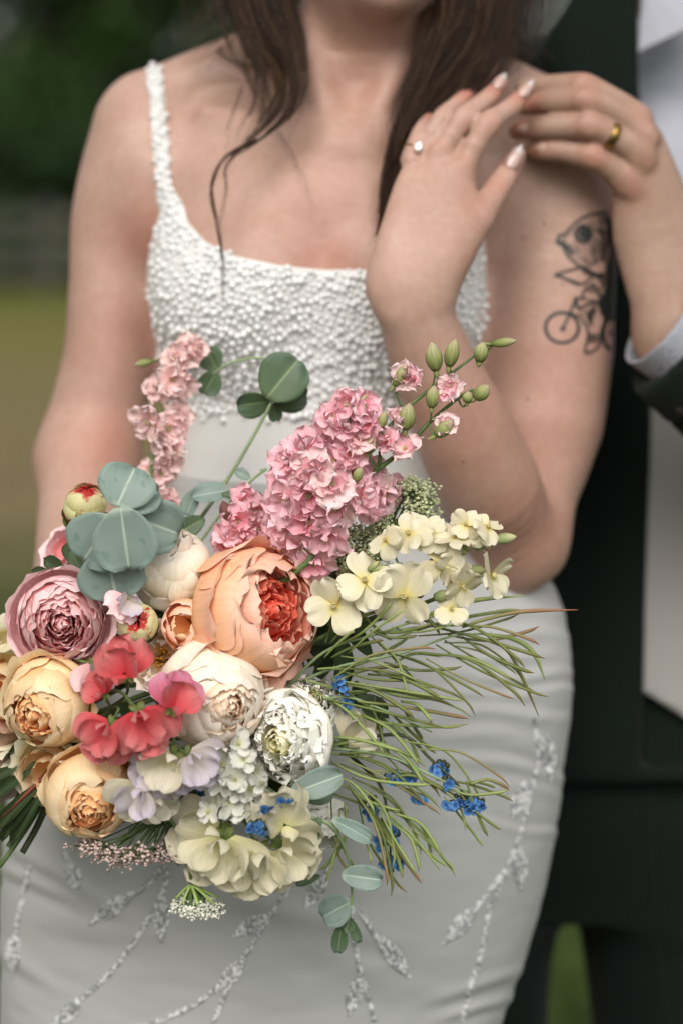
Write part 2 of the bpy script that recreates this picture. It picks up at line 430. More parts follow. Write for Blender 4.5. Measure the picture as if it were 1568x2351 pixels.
for s in range(2):
    R = random.Random(80 + s)
    cl = [(R.uniform(-1.1, 1.1), R.uniform(-0.5, 0.5), R.uniform(0.25, 1.7), R.uniform(0.4, 0.65)) for _ in range(14)]
    b = MB()
    for j in range(6):
        a = R.uniform(0, 6.3); b.add(*tube([(0, 0, -0.05), (math.cos(a) * .3, math.sin(a) * .2, .7), (math.cos(a) * .8, math.sin(a) * .4, 1.6)], [0.04, 0.025, 0.01], 5))
    shv.append((b.mesh('stem', bark), crown_mesh('foliage', cl, 330, 0.085, leafB, 20 + s)))
for i in range(12):
    t = empty('shrub', (-12 + i * 2.15 + rnd.uniform(-.3, .3), FY + 1.6 + rnd.uniform(-.2, .8), 0), 'dark green shrub growing close behind the fence', 'shrub', 'shrubs behind the fence')
    t.rotation_euler.z = rnd.choice((0, math.pi)) + rnd.uniform(-.3, .3); s = rnd.uniform(0.9, 1.25); t.scale = (s, s, s * rnd.uniform(0.9, 1.2))
    obj('stem', shv[i % 2][0], t); obj('foliage', shv[i % 2][1], t)
# ------------------------------------------------------------------ skin
def skin_mat(name, base, flush):
    m, nt, bs, out = new_mat(name)
    at = nt.nodes.new('ShaderNodeAttribute'); at.attribute_name = 'flush'
    n1 = noise(nt, 22, 4); n2 = noise(nt, 160, 3); n3 = noise(nt, 1400, 2)
    r1 = ramp(nt, [(0.35, (0.93, 0.90, 0.88, 1)), (0.65, (1.05, 1.06, 1.07, 1))], n1)
    r2 = ramp(nt, [(0.35, (0.96, 0.93, 0.91, 1)), (0.65, (1.03, 1.03, 1.03, 1))], n2)
    c = mixc(nt, base, flush, at.outputs['Fac'])
    c = mixc(nt, c, r1.outputs[0], 1.0, 'MULTIPLY'); c = mixc(nt, c, r2.outputs[0], 1.0, 'MULTIPLY')
    nt.links.new(c, bs.inputs['Base Color']); bs.inputs['Roughness'].default_value = 0.48; bs.inputs['Specular IOR Level'].default_value = 0.35
    bs.inputs['Subsurface Weight'].default_value = 0.22; bs.inputs['Subsurface Radius'].default_value = (1.0, 0.42, 0.25); bs.inputs['Subsurface Scale'].default_value = 0.005
    bump(nt, bs, n3, 0.12, 0.0003)
    return m
SKIN_F = skin_mat('skin_fair', (0.45, 0.297, 0.242, 1), (0.41, 0.165, 0.120, 1))
SKIN_M = skin_mat('skin_groom', (0.36, 0.242, 0.188, 1), (0.36, 0.142, 0.10, 1))
def flush_attr(me, V, pts):
    fl = np.zeros(len(V), np.float32)
    for (p, r, w) in pts:
        d2 = ((V - np.array(tuple(p))) ** 2).sum(1); fl = np.maximum(fl, w * np.exp(-d2 / (r * r)))
    a = me.attributes.new('flush', 'FLOAT', 'POINT'); a.data.foreach_set('value', fl)
def A(u, v, d): return np.array(tuple(P(u, v, d)))
def chain(fd, pts, k=0.006, flat=None, sub=7):
    """pts: (u, v, d, radius px): one smooth tapered limb, blended into the field as a whole"""
    q = np.array([tuple(A(*p[:3])) + (PX(p[3], p[2]),) for p in pts])
    if len(q) > 2:
        n = (len(q) - 1) * sub + 1; q = np.hstack([spline(q[:, :3], n), np.interp(np.linspace(0, len(q) - 1, n), range(len(q)), q[:, 3])[:, None]])
    m = q[:, 3].max() * 1.3 + k + 0.012
    sl, X, Y, Z = fd.sub(q[:, :3].min(0) - m, q[:, :3].max(0) + m)
    if X.size == 0 or Y.size == 0 or Z.size == 0: return
    tmp = Field.__new__(Field); tmp.xs, tmp.ys, tmp.zs = fd.xs[sl[0]], fd.ys[sl[1]], fd.zs[sl[2]]
    tmp.f = np.full((X.size, Y.size, Z.size), 0.06, np.float32)
    for a, b in zip(q[:-1], q[1:]): tmp.cone(a[:3], b[:3], a[3], b[3], 0.0, flat)
    fd.union(sl, tmp.f, k)

# ------------------------------------------------------------------ the bride's body
def zrow(v): return CZ - (v - HV) * K
TORSO = [(195, 790, 270, -0.030, .058), (250, 770, 345, -0.024, .072), (330, 752, 392, -0.012, .088), (450, 738, 395, 0.0, .100), (600, 728, 380, 0.0, .104),
         (800, 735, 366, 0.0, .098), (1000, 745, 348, 0.0, .092), (1100, 745, 350, 0.0, .094), (1250, 735, 420, 0.0, .108), (1450, 705, 560, 0.0, .122), (1750, 665, 590, 0.0, .13)]
torso_rows = [(zrow(v), (u - 784) * K, -cd, hw * K, hd) for v, u, hw, cd, hd in TORSO]
bust = [((545, 668, 0.060), (0.064, 0.062, 0.066), .03), ((905, 680, 0.058), (0.066, 0.062, 0.066), .03), ((622, 622, 0.074), (0.0435, 0.044, 0.050), .012), ((862, 628, 0.074), (0.0435, 0.044, 0.050), .012)]
def torso_into(fd, grow=0.0, k=0.02):
    fd.loft(torso_rows, k, grow)
    for c, r, kb in bust: fd.ell(A(*c), tuple(x + grow for x in r), kb)
xs = axis_grid(-0.34, 0.275, 0.0036, [((838 - 784) * K, (1240 - 784) * K, 0.0014)])
ys = axis_grid(-0.34, 0.135, 0.0036, [(-0.195, -0.045, 0.0014)])
zs = axis_grid(0.70, 1.70, 0.0036, [(zrow(700), zrow(150), 0.0014)])
bf = Field(xs, ys, zs)
torso_into(bf)
# trapezius, shoulders, neck, collar bones
chain(bf, [(690, 110, -0.03, 85), (520, 170, -0.028, 78), (345, 250, -0.02, 88)], 0.03)
chain(bf, [(960, 120, -0.03, 85), (1120, 195, -0.025, 78), (1275, 285, -0.012, 92)], 0.03)
chain(bf, [(815, 280, -0.012, 140), (838, 100, 0.002, 128), (850, -70, 0.02, 132)], 0.03)
chain(bf, [(690, 60, 0.025, 30), (770, 330, 0.068, 22)], 0.025); chain(bf, [(965, 60, 0.03, 30), (830, 330, 0.068, 22)], 0.025)
chain(bf, [(775, 338, 0.066, 24), (640, 300, 0.058, 20), (480, 262, 0.030, 22)], 0.022)
chain(bf, [(835, 340, 0.066, 24), (980, 300, 0.058, 20), (1120, 272, 0.030, 22)], 0.022)
# head (tilted a little), jaw, chin, nose, lips, ears
bf.ell(A(862, -330, 0.005), (0.078, 0.098, 0.112), 0.03); bf.ell(A(875, -150, 0.045), (0.062, 0.072, 0.078), 0.035)
chain(bf, [(890, -22, 0.098, 42), (890, -80, 0.102, 46)], 0.03)
chain(bf, [(888, -330, 0.105, 18), (890, -235, 0.132, 28)], 0.016); chain(bf, [(850, -150, 0.112, 16), (930, -150, 0.112, 16)], 0.012); chain(bf, [(858, -128, 0.111, 15), (922, -128, 0.111, 15)], 0.01)
for u in (655, 1080): bf.ell(A(u, -260, -0.005), (0.010, 0.018, 0.03), 0.008)
# hanging arm (holds the bouquet): shoulder, elbow, forearm, closed hand behind the flowers
chain(bf, [(318, 300, -0.012, 104), (268, 480, -0.006, 100), (256, 640, 0.0, 96), (250, 820, 0.0, 104), (215, 985, 0.004, 112), (200, 1060, 0.012, 112)], 0.022)
bf.ell(A(345, 420, 0.0), (0.036, 0.045, 0.06), 0.03)
chain(bf, [(200, 1060, 0.02, 112), (190, 1190, 0.06, 104), (150, 1400, 0.125, 84), (90, 1580, 0.18, 62)], 0.02)
chain(bf, [(90, 1580, 0.18, 62), (40, 1680, 0.205, 84), (0, 1760, 0.215, 78)], 0.02)
for i, (u, v) in enumerate(((-40, 1640), (-55, 1690), (-68, 1740), (-75, 1785))):
    chain(bf, [(10, v - 10, 0.21, 30), (u + 10, v + 15, 0.245, 27), (u + 55, v + 40, 0.255, 25), (u + 85, v + 30, 0.235, 22)], 0.004)
# folded arm: shoulder, upper arm, elbow, forearm
chain(bf, [(1278, 330, -0.006, 112), (1292, 470, 0.0, 118), (1268, 620, 0.0, 146), (1252, 800, 0.004, 156), (1240, 960, 0.014, 146), (1215, 1120, 0.03, 112), (1188, 1238, 0.045, 92)], 0.024)
bf.ell(A(1165, 420, -0.002), (0.045, 0.045, 0.06), 0.03)
chain(bf, [(1180, 1235, 0.055, 98), (1120, 1110, 0.098, 122), (1062, 985, 0.125, 116), (1000, 850, 0.148, 98), (950, 715, 0.165, 84), (937, 655, 0.168, 84)], 0.010, (facing(0.15, 0.25, 0.95).normalized(), 0.82))
bf.cone(A(1205, 1245, 0.045), A(1180, 1270, 0.055), PX(80, 0), PX(74, 0), 0.03)
# the hand on the shoulder
HN = facing(0.25, 0.30, 0.92).normalized()       # out of the back of the hand
hf = (HN, 0.72)
chain(bf, [(937, 655, 0.168, 86), (948, 560, 0.163, 84), (956, 450, 0.150, 58), (958, 385, 0.138, 32)], 0.020, (HN, 0.54))
chain(bf, [(950, 640, 0.167, 80), (990, 520, 0.158, 78), (1016, 425, 0.147, 54), (1008, 375, 0.139, 32)], 0.016, (HN, 0.54))
chain(bf, [(962, 640, 0.167, 76), (1022, 520, 0.158, 60), (1052, 410, 0.145, 38)], 0.014, (HN, 0.62))
chain(bf, [(958, 640, 0.166, 70), (1022, 572, 0.160, 62), (1090, 500, 0.148, 43)], 0.016, (HN, 0.8))
chain(bf, [(1090, 502, 0.146, 42), (1126, 455, 0.131, 33), (1148, 420, 0.121, 31), (1172, 380, 0.108, 27), (1188, 352, 0.100, 18)], 0.004)      # thumb
for pts in ([(1056, 396, .138, 31), (1088, 335, .138, 26), (1123, 281, .135, 25.5), (1150, 262, .122, 22.5), (1176, 243, .109, 22), (1208, 206, .092, 15)],      # index
            [(1002, 364, .136, 30), (1034, 312, .136, 25), (1066, 268, .132, 24.5), (1096, 243, .118, 22), (1122, 222, .105, 21.5), (1152, 190, .088, 14.5)],     # middle
            [(964, 352, .133, 27), (990, 305, .132, 23), (1016, 268, .127, 22.5), (1042, 245, .112, 20), (1064, 226, .100, 19.5), (1082, 208, .086, 14)]):        # ring
    chain(bf, pts[:2], 0.005); chain(bf, pts[1:], 0.0012)
chain(bf, [(946, 368, 0.138, 28), (956, 330, 0.133, 22), (966, 304, 0.127, 21), (976, 286, 0.116, 18), (984, 272, 0.108, 13)], 0.003)                                  # little
for (u, v, d, r) in ((1123, 281, 0.138, 15), (1066, 268, 0.135, 14), (1060, 385, .147, 16), (1008, 352, .143, 15)):
    bf.ell(A(u, v, d), (PX(r, d), PX(r * 0.5, d), PX(r, d)), 0.010)
Vb, Qb = bf.mesh(); Vb = relax(Vb, Qb, 1, 0.3)
bride = empty('person', (A(680, 430, 0)[0], 0, 0), 'bride in a white beaded gown, one hand raised to her shoulder, holding the bouquet', 'person')
bride_inv = Vector(bride.location)
def to_bride(o):
    o.parent = bride; o.matrix_parent_inverse = Matrix.Translation(-bride_inv); return o
body_me = mesh_from('body', Vb, Qb, SKIN_F)
flush_attr(body_me, Vb, [(P(1066, 372, .16), .013, .45), (P(1012, 338, .155), .013, .4), (P(968, 334, .15), .012, .4), (P(1124, 280, .15), .012, .45), (P(1066, 268, .15), .011, .4),
    (P(1200, 215, .11), .014, .8), (P(1145, 198, .105), .014, .8), (P(1070, 215, .1), .016, .9), (P(980, 276, .11), .010, .9), (P(1182, 362, .12), .014, .55), (P(1148, 420, .14), .012, .5), (P(1075, 480, .15), .02, .45),
    (P(1060, 600, .16), .02, .3), (P(750, 585, .12), .03, .55), (P(745, 470, .10), .07, .28), (P(345, 540, .04), .03, .6), (P(330, 780, .04), .05, .4), (P(270, 1000, .06), .04, .65), (P(1190, 1200, .1), .06, .45), (P(1250, 1010, .06), .05, .3), (P(1270, 850, .06), .05, .3), (P(1080, 1000, .16), .06, .35), (P(840, 180, .05), .06, .25)])
body = to_bride(obj('body', body_me))
BT = BVHTree.FromPolygons([tuple(v) for v in Vb], Qb.tolist())
CAMP = Vector((0, -D0, CZ))
def hit(tree, u, v):
    d = (P(u, v, 0) - CAMP).normalized(); loc, n, i, dist = tree.ray_cast(CAMP, d)
    return (loc, n if loc is None or n.dot(d) < 0 else -n)
# ------------------------------------------------------------------ the gown
def fabric_mat(name, c, rough=0.45, weave=900):
    m, nt, bs, out = new_mat(name)
    n1 = noise(nt, 6, 3); n2 = noise(nt, weave, 2)
    r = ramp(nt, [(0.3, tuple(x * 0.95 for x in c) + (1,)), (0.7, tuple(c) + (1,))], n1)
    nt.links.new(r.outputs[0], bs.inputs['Base Color']); bs.inputs['Roughness'].default_value = rough; bs.inputs['Specular IOR Level'].default_value = 0.35
    bs.inputs['Sheen Weight'].default_value = 0.15
    bump(nt, bs, n2, 0.12, 0.0003); return m
SATIN = fabric_mat('ivory_satin', (0.44, 0.447, 0.447))
BODICE = fabric_mat('bodice_net', (0.68, 0.685, 0.68), 0.6, 500)
PEARL = simple_mat('pearl_bead', (0.78, 0.79, 0.80, 1), 0.10, 0.06, 300, spec=0.8)
CRYSTAL = simple_mat('silver_bead', (0.42, 0.435, 0.44, 1), 0.10, 0.35, 900, spec=1.0, metal=0.4)
NECK = [(352, 470), (350, 520), (330, 560), (240, 640), (100, 900), (100, 2400), (1400, 2400), (1400, 900), (1240, 650), (1130, 560), (1040, 470),
        (990, 470), (1000, 560), (960, 604), (850, 619), (740, 619), (640, 608), (545, 588), (475, 556), (424, 500), (396, 440), (370, 425)]
gx = axis_grid(-0.20, 0.16, 0.0024, []); gy = axis_grid(-0.16, 0.125, 0.0024, []); gz = axis_grid(zrow(1165), zrow(90), 0.0024, [])
df = Field(gx, gy, gz); torso_into(df, 0.0035)
chain(df, [(690, 110, -0.03, 95), (520, 170, -0.028, 88), (345, 250, -0.02, 98)], 0.03); chain(df, [(960, 120, -0.03, 95), (1120, 195, -0.025, 88), (1275, 285, -0.012, 102)], 0.03)
chain(df, [(318, 300, -0.012, 112), (268, 480, -0.006, 100)], 0.022)
X, Y, Z = gx[:, None, None], gy[None, :, None], gz[None, None, :]
sc_ = (D0 / (D0 + Y)) / K; uu = (784 + X * sc_) + 0 * Z; vv = (HV + (CZ - Z) * sc_) + 0 * X
cut = poly_sd(uu, vv, NECK) * K
kk = 0.003; h_ = np.maximum(kk - np.abs(df.f - cut), 0) / kk
df.f = np.maximum(df.f, cut) + h_ * h_ * kk * 0.25
df.f = np.maximum(df.f, zrow(1160) - Z)
Vd, Qd = df.mesh(); Vd = relax(Vd, Qd, 1, 0.3)
bodice = to_bride(obj('bodice', mesh_from('bodice', Vd, Qd, BODICE)))
bodice['label'] = 'white square-necked bodice sewn all over with pearls'
DT = BVHTree.FromPolygons([tuple(v) for v in Vd], Qd.tolist())
# shoulder straps: bands laid on the skin
tf = Field(axis_grid(-0.22, 0.22, 0.004, []), axis_grid(-0.16, 0.12, 0.004, []), axis_grid(zrow(700), zrow(60), 0.004, [])); torso_into(tf)
chain(tf, [(690, 110, -0.03, 85), (520, 170, -0.028, 78), (345, 250, -0.02, 88)], 0.03); chain(tf, [(960, 120, -0.03, 85), (1120, 195, -0.025, 78), (1275, 285, -0.012, 92)], 0.03)
chain(tf, [(775, 338, 0.066, 24), (640, 300, 0.054, 20), (480, 262, 0.026, 22)], 0.022); chain(tf, [(835, 340, 0.066, 24), (980, 300, 0.054, 20), (1120, 272, 0.028, 22)], 0.022)
chain(tf, [(318, 300, -0.012, 104), (268, 480, -0.006, 100)], 0.022); tf.ell(A(345, 420, 0.0), (0.036, 0.045, 0.06), 0.03); tf.ell(A(1165, 420, -0.002), (0.045, 0.045, 0.06), 0.03)
_v, _q = tf.mesh(); TT = BVHTree.FromPolygons([tuple(v) for v in _v], _q.tolist())
def strap(path, w):
    p = spline([(a, b, 0) for a, b in path], 60); V = []; F = []
    rows = []
    for i, q in enumerate(p):
        ww = w if q[1] < 430 else w + (q[1] - 430) * 0.35; row = []
        for x in (-1, -0.5, 0, 0.5, 1):
            l, n = hit(TT, q[0] + ww * x, q[1])
            l2, n2 = hit(DT, q[0] + ww * x, q[1])
            if l is None and l2 is None: row = None; break
            if l is None or (l2 is not None and (l2 - CAMP).length < (l - CAMP).length): l, n = l2, n2
            row.append(tuple(l + n * ((0.0028 if abs(x) < 1 else 0.0006) - 0.0045 * min(1, max(0, (q[1] - 455) / 50)))))
        if row: rows.append(row)
    back = []
    l0 = Vector(rows[0][2])
    for t in range(1, 9):     # over the shoulder and down the back
        q = [Vector(r) for r in rows[0]]; back.append([tuple(x + Vector((0, 0.016 * t, 0.004 - 0.0018 * t * t))) for x in q])
    rows = back[::-1] + rows
    for r in rows: V += r
    for i in range(len(rows) - 1):
        for j in range(4): k = i * 5 + j; F.append((k, k + 1, k + 6, k + 5))
    o = to_bride(obj('strap', mesh_from('strap', V, F, BODICE))); return o, BVHTree.FromPolygons(V, F)
straps = [strap([(353, 136), (362, 220), (366, 300), (376, 400), (386, 450), (400, 500), (410, 530)], 17), strap([(1062, 150), (1045, 250), (1026, 360), (1004, 480)], 17)]
# pearls: even scatter over the front; the 300 largest in view are pieces of their own, the rest one part
R3 = np.random.default_rng(3)
pts = []; cell = {}
def try_add(u, v, mind):
    key = (int(u // 16), int(v // 16))
    for a in (-1, 0, 1):
        for b in (-1, 0, 1):
            for (x, y) in cell.get((key[0] + a, key[1] + b), ()):
                if (x - u) ** 2 + (y - v) ** 2 < mind * mind: return False
    cell.setdefault(key, []).append((u, v)); return True
for _ in range(42000):
    u, v = R3.uniform(325, 1145), R3.uniform(130, 1010)
    dens = 1.0 if v < 800 else max(0.0, 1 - (v - 800) / 170) ** 0.7
    if R3.random() > dens: continue
    strap_row = v < 470
    if not try_add(u, v, 12.8 if not strap_row else 10.5): continue
    loc, n = hit(DT, u, v)
    if strap_row and u < 460:
        loc, n = hit(straps[0][1], u, v)
    if loc is None or abs(n.dot(Vector((0, 1, 0)))) < 0.12 and not strap_row: continue
    bl, bn = hit(BT, u, v)
    if bl is not None and (bl - CAMP).length < (loc - CAMP).length - 0.0005: continue
    pts.append((loc, n, u, v, R3.uniform(0.0014, 0.0030)))
bead_me = mesh_from('bead', *ellipsoid((0, 0, 0), (1, 1, 1), None, 8, 5), PEARL)
order = sorted(pts, key=lambda q: -q[4]); rest = MB()
unitV, unitF = ellipsoid((0, 0, 0), (1, 1, 1), None, 7, 4)
for i, (loc, n, u, v, r) in enumerate(order):
    if i < 300:
        o = obj('bead', bead_me, bodice); o.location = loc + n * r * 0.5 ; o.scale = (r, r, r)
    else: rest.add(unitV * r + np.array(loc + n * r * 0.5), unitF)
tag(rest.build('bead_scatter', PEARL, bodice), kind='stuff')

# skirt: a loft of slices with drag folds
SK = [(1075, 745, 358, 0.0, .100), (1150, 744, 378, 0.0, .104), (1240, 740, 450, 0.0, .112), (1340, 728, 540, 0.004, .124), (1450, 706, 594, 0.008, .133), (1560, 690, 618, 0.012, .141), (1700, 668, 626, 0.016, .146),
      (1850, 650, 625, 0.02, .147), (2000, 630, 616, 0.02, .147), (2200, 600, 588, 0.02, .143), (2360, 572, 560, 0.02, .14), (2800, 560, 560, 0.01, .15), (3400, 560, 660, 0.0, .20), (4070, 560, 900, 0.0, .30)]
srows = sorted((zrow(v), (u - 784) * K, -cd, hw * K, hd) for v, u, hw, cd, hd in SK)
zz = np.array([r[0] for r in srows])
def fold(u, v):
    f = 0.0
    # creases drawn tight across the hip
    for (v0, a, s, c, slope) in ((1405, 1.5, 13, 1150, .05), (1455, 1.9, 14, 1180, .10), (1505, 1.6, 12, 1120, .06), (1548, 2.2, 14, 1160, .03), (1592, 1.9, 12, 1190, -.02), (1640, 2.6, 15, 1170, .02), (1690, 1.5, 16, 1100, .08), (1765, 2.6, 15, 1190, .16), (1820, 1.3, 18, 1230, .22), (1905, 1.4, 12, 1250, .1)):
        w = math.exp(-((u - c) / (110 + 70 * abs(math.sin(v0)))) ** 2); x = (v - v0 - slope * (u - c) - 9 * math.sin(u * .021 + v0)) / s
        f += a * w * (math.exp(-x * x) - 0.8 * math.exp(-((x + 1.5) ** 2)))
    # long soft folds falling from the left hip and below the bouquet
    for (u0, v0, du, dv, a, s) in ((0, 1985, 190, 90, 3.4, 17), (20, 1940, 260, 150, 2.6, 20), (0, 2180, 90, 60, 3.0, 20), (560, 2060, 330, 90, 2.8, 30), (640, 2120, 240, 110, 2.2, 34), (120, 2110, 240, 40, 2.0, 30), (760, 2240, 300, 30, 1.6, 36), (1010, 2290, 180, -60, 3.2, 16), (1040, 2330, 140, -40, 2.6, 12), (900, 2180, 260, 40, 1.4, 40)):
        L = math.hypot(du, dv); t = ((u - u0) * du + (v - v0) * dv) / L; q = (-(u - u0) * dv + (v - v0) * du) / L
        w = 1 / (1 + math.exp(-(t + 10) / 22)) / (1 + math.exp((t - L) / 40)); x = q / s
        f += a * w * (math.exp(-x * x) - 0.8 * math.exp(-((x - 1.6) ** 2)))
    return f * 0.00075
from mathutils import noise as _mn
def mnoise3(x, y, z): return _mn.noise(Vector((x, y, z)))
NA, NZ = 300, 330
zl = np.concatenate([np.linspace(zrow(1075), zrow(2400), 290), np.linspace(zrow(2420), 0.004, 40)])
par = [smooth_interp(zl, zz, np.array([r[i] for r in srows])) for i in (1, 2, 3, 4)]
V = []; F = []
for i, z in enumerate(zl):
    cx, cy, a, b = (par[q][i] for q in range(4))
    for j in range(NA):
        th = 2 * math.pi * j / NA; ct, st = math.cos(th), math.sin(th)
        x, y = cx + a * ct, cy + b * st
        s = (D0 / (D0 + y)) / K; u, v = 784 + x * s, HV + (CZ - z) * s
        fo = fold(u, v) * (1 if st < 0.15 else 0) + 0.0016 * math.sin(9 * th + z * 6) * min(1, max(0, (0.6 - z) * 4))
        fo += .0007 * mnoise3(x * 14, y * 14, z * 22) + .0005 * mnoise3(x * 40, y * 40, z * 90) * (1 if z > .5 else 0)
        V.append((x + ct * fo, y + st * fo * 1.0, z))
for i in range(len(zl) - 1):
    for j in range(NA):
        k = (j + 1) % NA; F.append((i * NA + j, (i + 1) * NA + j, (i + 1) * NA + k, i * NA + k))
skirt = to_bride(obj('skirt', mesh_from('skirt', V, F, SATIN)))
ST = BVHTree.FromPolygons(V, F)
# beaded vines on the skirt (row of bugle beads, leaf sprays at the ends)
VINES = [([(385, 1995), (375, 2050), (330, 2130), (270, 2215), (215, 2270), (150, 2320), (120, 2360)], [(372, 2060, 372, 2165), (180, 2300, 140, 2350)]),
         ([(375, 1990), (330, 2040), (290, 2060)], [(300, 2055, 205, 2125)]),
         ([(690, 1995), (640, 2075), (585, 2160), (545, 2220), (500, 2265), (440, 2310), (360, 2345), (300, 2365)], [(610, 2105, 535, 2150), (555, 2210, 500, 2275)]),
         ([(545, 2225), (510, 2300), (485, 2360)], []),
         ([(805, 2080), (812, 2140), (822, 2215), (845, 2290), (862, 2360)], [(820, 2250, 800, 2330)]),
         ([(825, 2095), (870, 2160)], [(872, 2155, 940, 2245)]),
         ([(760, 1990), (740, 2020)], [(745, 2015, 700, 2085)]),
         ([(1225, 1650), (1232, 1740), (1205, 1870), (1165, 1990), (1125, 2080), (1105, 2180), (1080, 2260), (1055, 2360)], [(1205, 1800, 1175, 1880), (1250, 1690, 1262, 1790), (1190, 1950, 1192, 2040)]),
         ([(1165, 1990), (1110, 2060), (1075, 2100)], [(1085, 2090, 1018, 2165)]),
         ([(70, 1990), (50, 2080), (38, 2150)], [(36, 2150, 30, 2240)]),
         ([(150, 1960), (165, 1990)], [(160, 1985, 182, 2045)])]
bugV, bugF = ellipsoid((0, 0, 0), (1, 1, 1), None, 6, 4)
for line, leaves in VINES:
    mb = MB(); mb2 = MB()
    def bead_at(u, v, du, dv, L, w):
        loc, n = hit(ST, u, v)
        if loc is None: return
        l2, _ = hit(ST, u + du, v + dv)
        if l2 is None: return
        t = (l2 - loc).normalized(); M = basis(t); M3 = np.array(M.to_3x3())
        (mb if rnd.random() < .55 else mb2).add((bugV * np.array([w, w, L])) @ M3.T + np.array(loc + n * w * 0.7), bugF)
    p = spline([(a, b, 0) for a, b in line], 200); L = np.concatenate([[0], np.cumsum(np.linalg.norm(np.diff(p, axis=0), axis=1))])
    for s in np.arange(0, L[-1], 5.2):
        i = min(len(p) - 2, int(np.searchsorted(L, s))); t = p[i + 1] - p[i]; t /= np.linalg.norm(t) + 1e-9
        for side in (-1, 1):
            q = rnd.uniform(1.4, 3.2) * side; ang = rnd.gauss(0, 0.5)
            bead_at(p[i][0] - t[1] * q, p[i][1] + t[0] * q, t[0] * math.cos(ang) - t[1] * math.sin(ang), t[0] * math.sin(ang) + t[1] * math.cos(ang), rnd.uniform(.0011, .0018), rnd.uniform(.0008, .0012))
    for (u0, v0, u1, v1) in leaves:
        Ln = math.hypot(u1 - u0, v1 - v0); tx, ty = (u1 - u0) / Ln, (v1 - v0) / Ln
        for s in np.arange(0, Ln, 5.0):
            wd = 15 * math.sin(math.pi * min(1, 0.08 + s / Ln)) ** 0.9
            for q in (-1, -0.5, 0, 0.5, 1):
                an = -0.45 * q + rnd.gauss(0, 0.15)
                bead_at(u0 + tx * s - ty * q * wd, v0 + ty * s + tx * q * wd, tx * math.cos(an) - ty * math.sin(an), tx * math.sin(an) + ty * math.cos(an), rnd.uniform(.0013, .0020), rnd.uniform(.0008, .0013))
    if mb.n:
        nf = len(mb.f); mb.add(np.concatenate(mb2.v), mb2.f); me = mb.mesh('beaded_vine', CRYSTAL); me.materials.append(PEARL)
        mi = np.zeros(len(me.polygons), np.int32); mi[nf:] = 1; me.polygons.foreach_set('material_index', mi); tag(obj('beaded_vine', me, skirt), kind='stuff')

# ------------------------------------------------------------------ nails, tattoo, moles
NAIL = simple_mat('nail_polish', (0.46, 0.30, 0.265, 1), 0.12, 0.05, 90, spec=0.7); NAILTIP = simple_mat('nail_tip', (0.52, 0.48, 0.47, 1), 0.12, 0.05, 90, spec=0.7)
def nail(base, tip, n, width, mat, tipmat=None, name='fingernail', lift=0.0):
    a, b = Vector(base), Vector(tip); t = (b - a).normalized(); n = (Vector(n) - t * Vector(n).dot(t)).normalized(); s = t.cross(n); L = (b - a).length
    V = []; F = []; NU, NV = 6, 9
    for j in range(NV + 1):
        y = j / NV; w = width * (0.80 + 0.22 * math.sin(math.pi * min(1, y * 1.2 + 0.12))) * (1 if y < 0.55 else max(0.06, 1 - ((y - 0.55) / 0.45) ** 2 * 0.94)) * (1 - 0.5 * max(0, 0.15 - y) / 0.15)
        for i in range(NU + 1):
            x = i / NU * 2 - 1
            V.append(tuple(a + t * (L * y) + s * (w * x) + n * (lift - 0.45 * width * x * x + 0.0004 - 0.0018 * (y - 0.4) ** 2)))
    for j in range(NV):
        for i in range(NU): q = j * (NU + 1) + i; F.append((q, q + 1, q + NU + 2, q + NU + 1))
    me = mesh_from('fingernail', V, F, mat)
    if tipmat is not None:
        me.materials.append(tipmat)
        for p in me.polygons:
            if p.index // NU >= NV - 3: p.material_index = 1
    o = obj(name, me); md = o.modifiers.new('thickness', 'SOLIDIFY'); md.thickness = 0.0007; md.offset = -1
    return o
def on(u, v, up=0.0):
    l, n = hit(BT, u, v); return (l + n * up, n)
for (u0, v0, u1, v1, d1, w) in ((1192, 222, 1227, 181, 0.114, .0048), (1137, 203, 1162, 166, 0.108, .0046), (1166, 388, 1199, 330, 0.128, .0062)):
    l, n = on(u0, v0, 0.0004); to_bride(nail(l, P(u1, v1, -l.y - .007), n, w, NAIL, NAILTIP))
INK = bpy.data.materials.new('tattoo_ink'); INK.use_nodes = True
nt = INK.node_tree; bs = nt.nodes['Principled BSDF']; at = nt.nodes.new('ShaderNodeAttribute'); at.attribute_name = 'ink'
bs.inputs['Base Color'].default_value = (0.014, 0.021, 0.020, 1); bs.inputs['Roughness'].default_value = 0.5
tr = nt.nodes.new('ShaderNodeBsdfTransparent'); mx = nt.nodes.new('ShaderNodeMixShader')
nt.links.new(at.outputs['Fac'], mx.inputs[0]); nt.links.new(tr.outputs[0], mx.inputs[1]); nt.links.new(bs.outputs[0], mx.inputs[2]); nt.links.new(mx.outputs[0], nt.nodes['Material Output'].inputs[0])
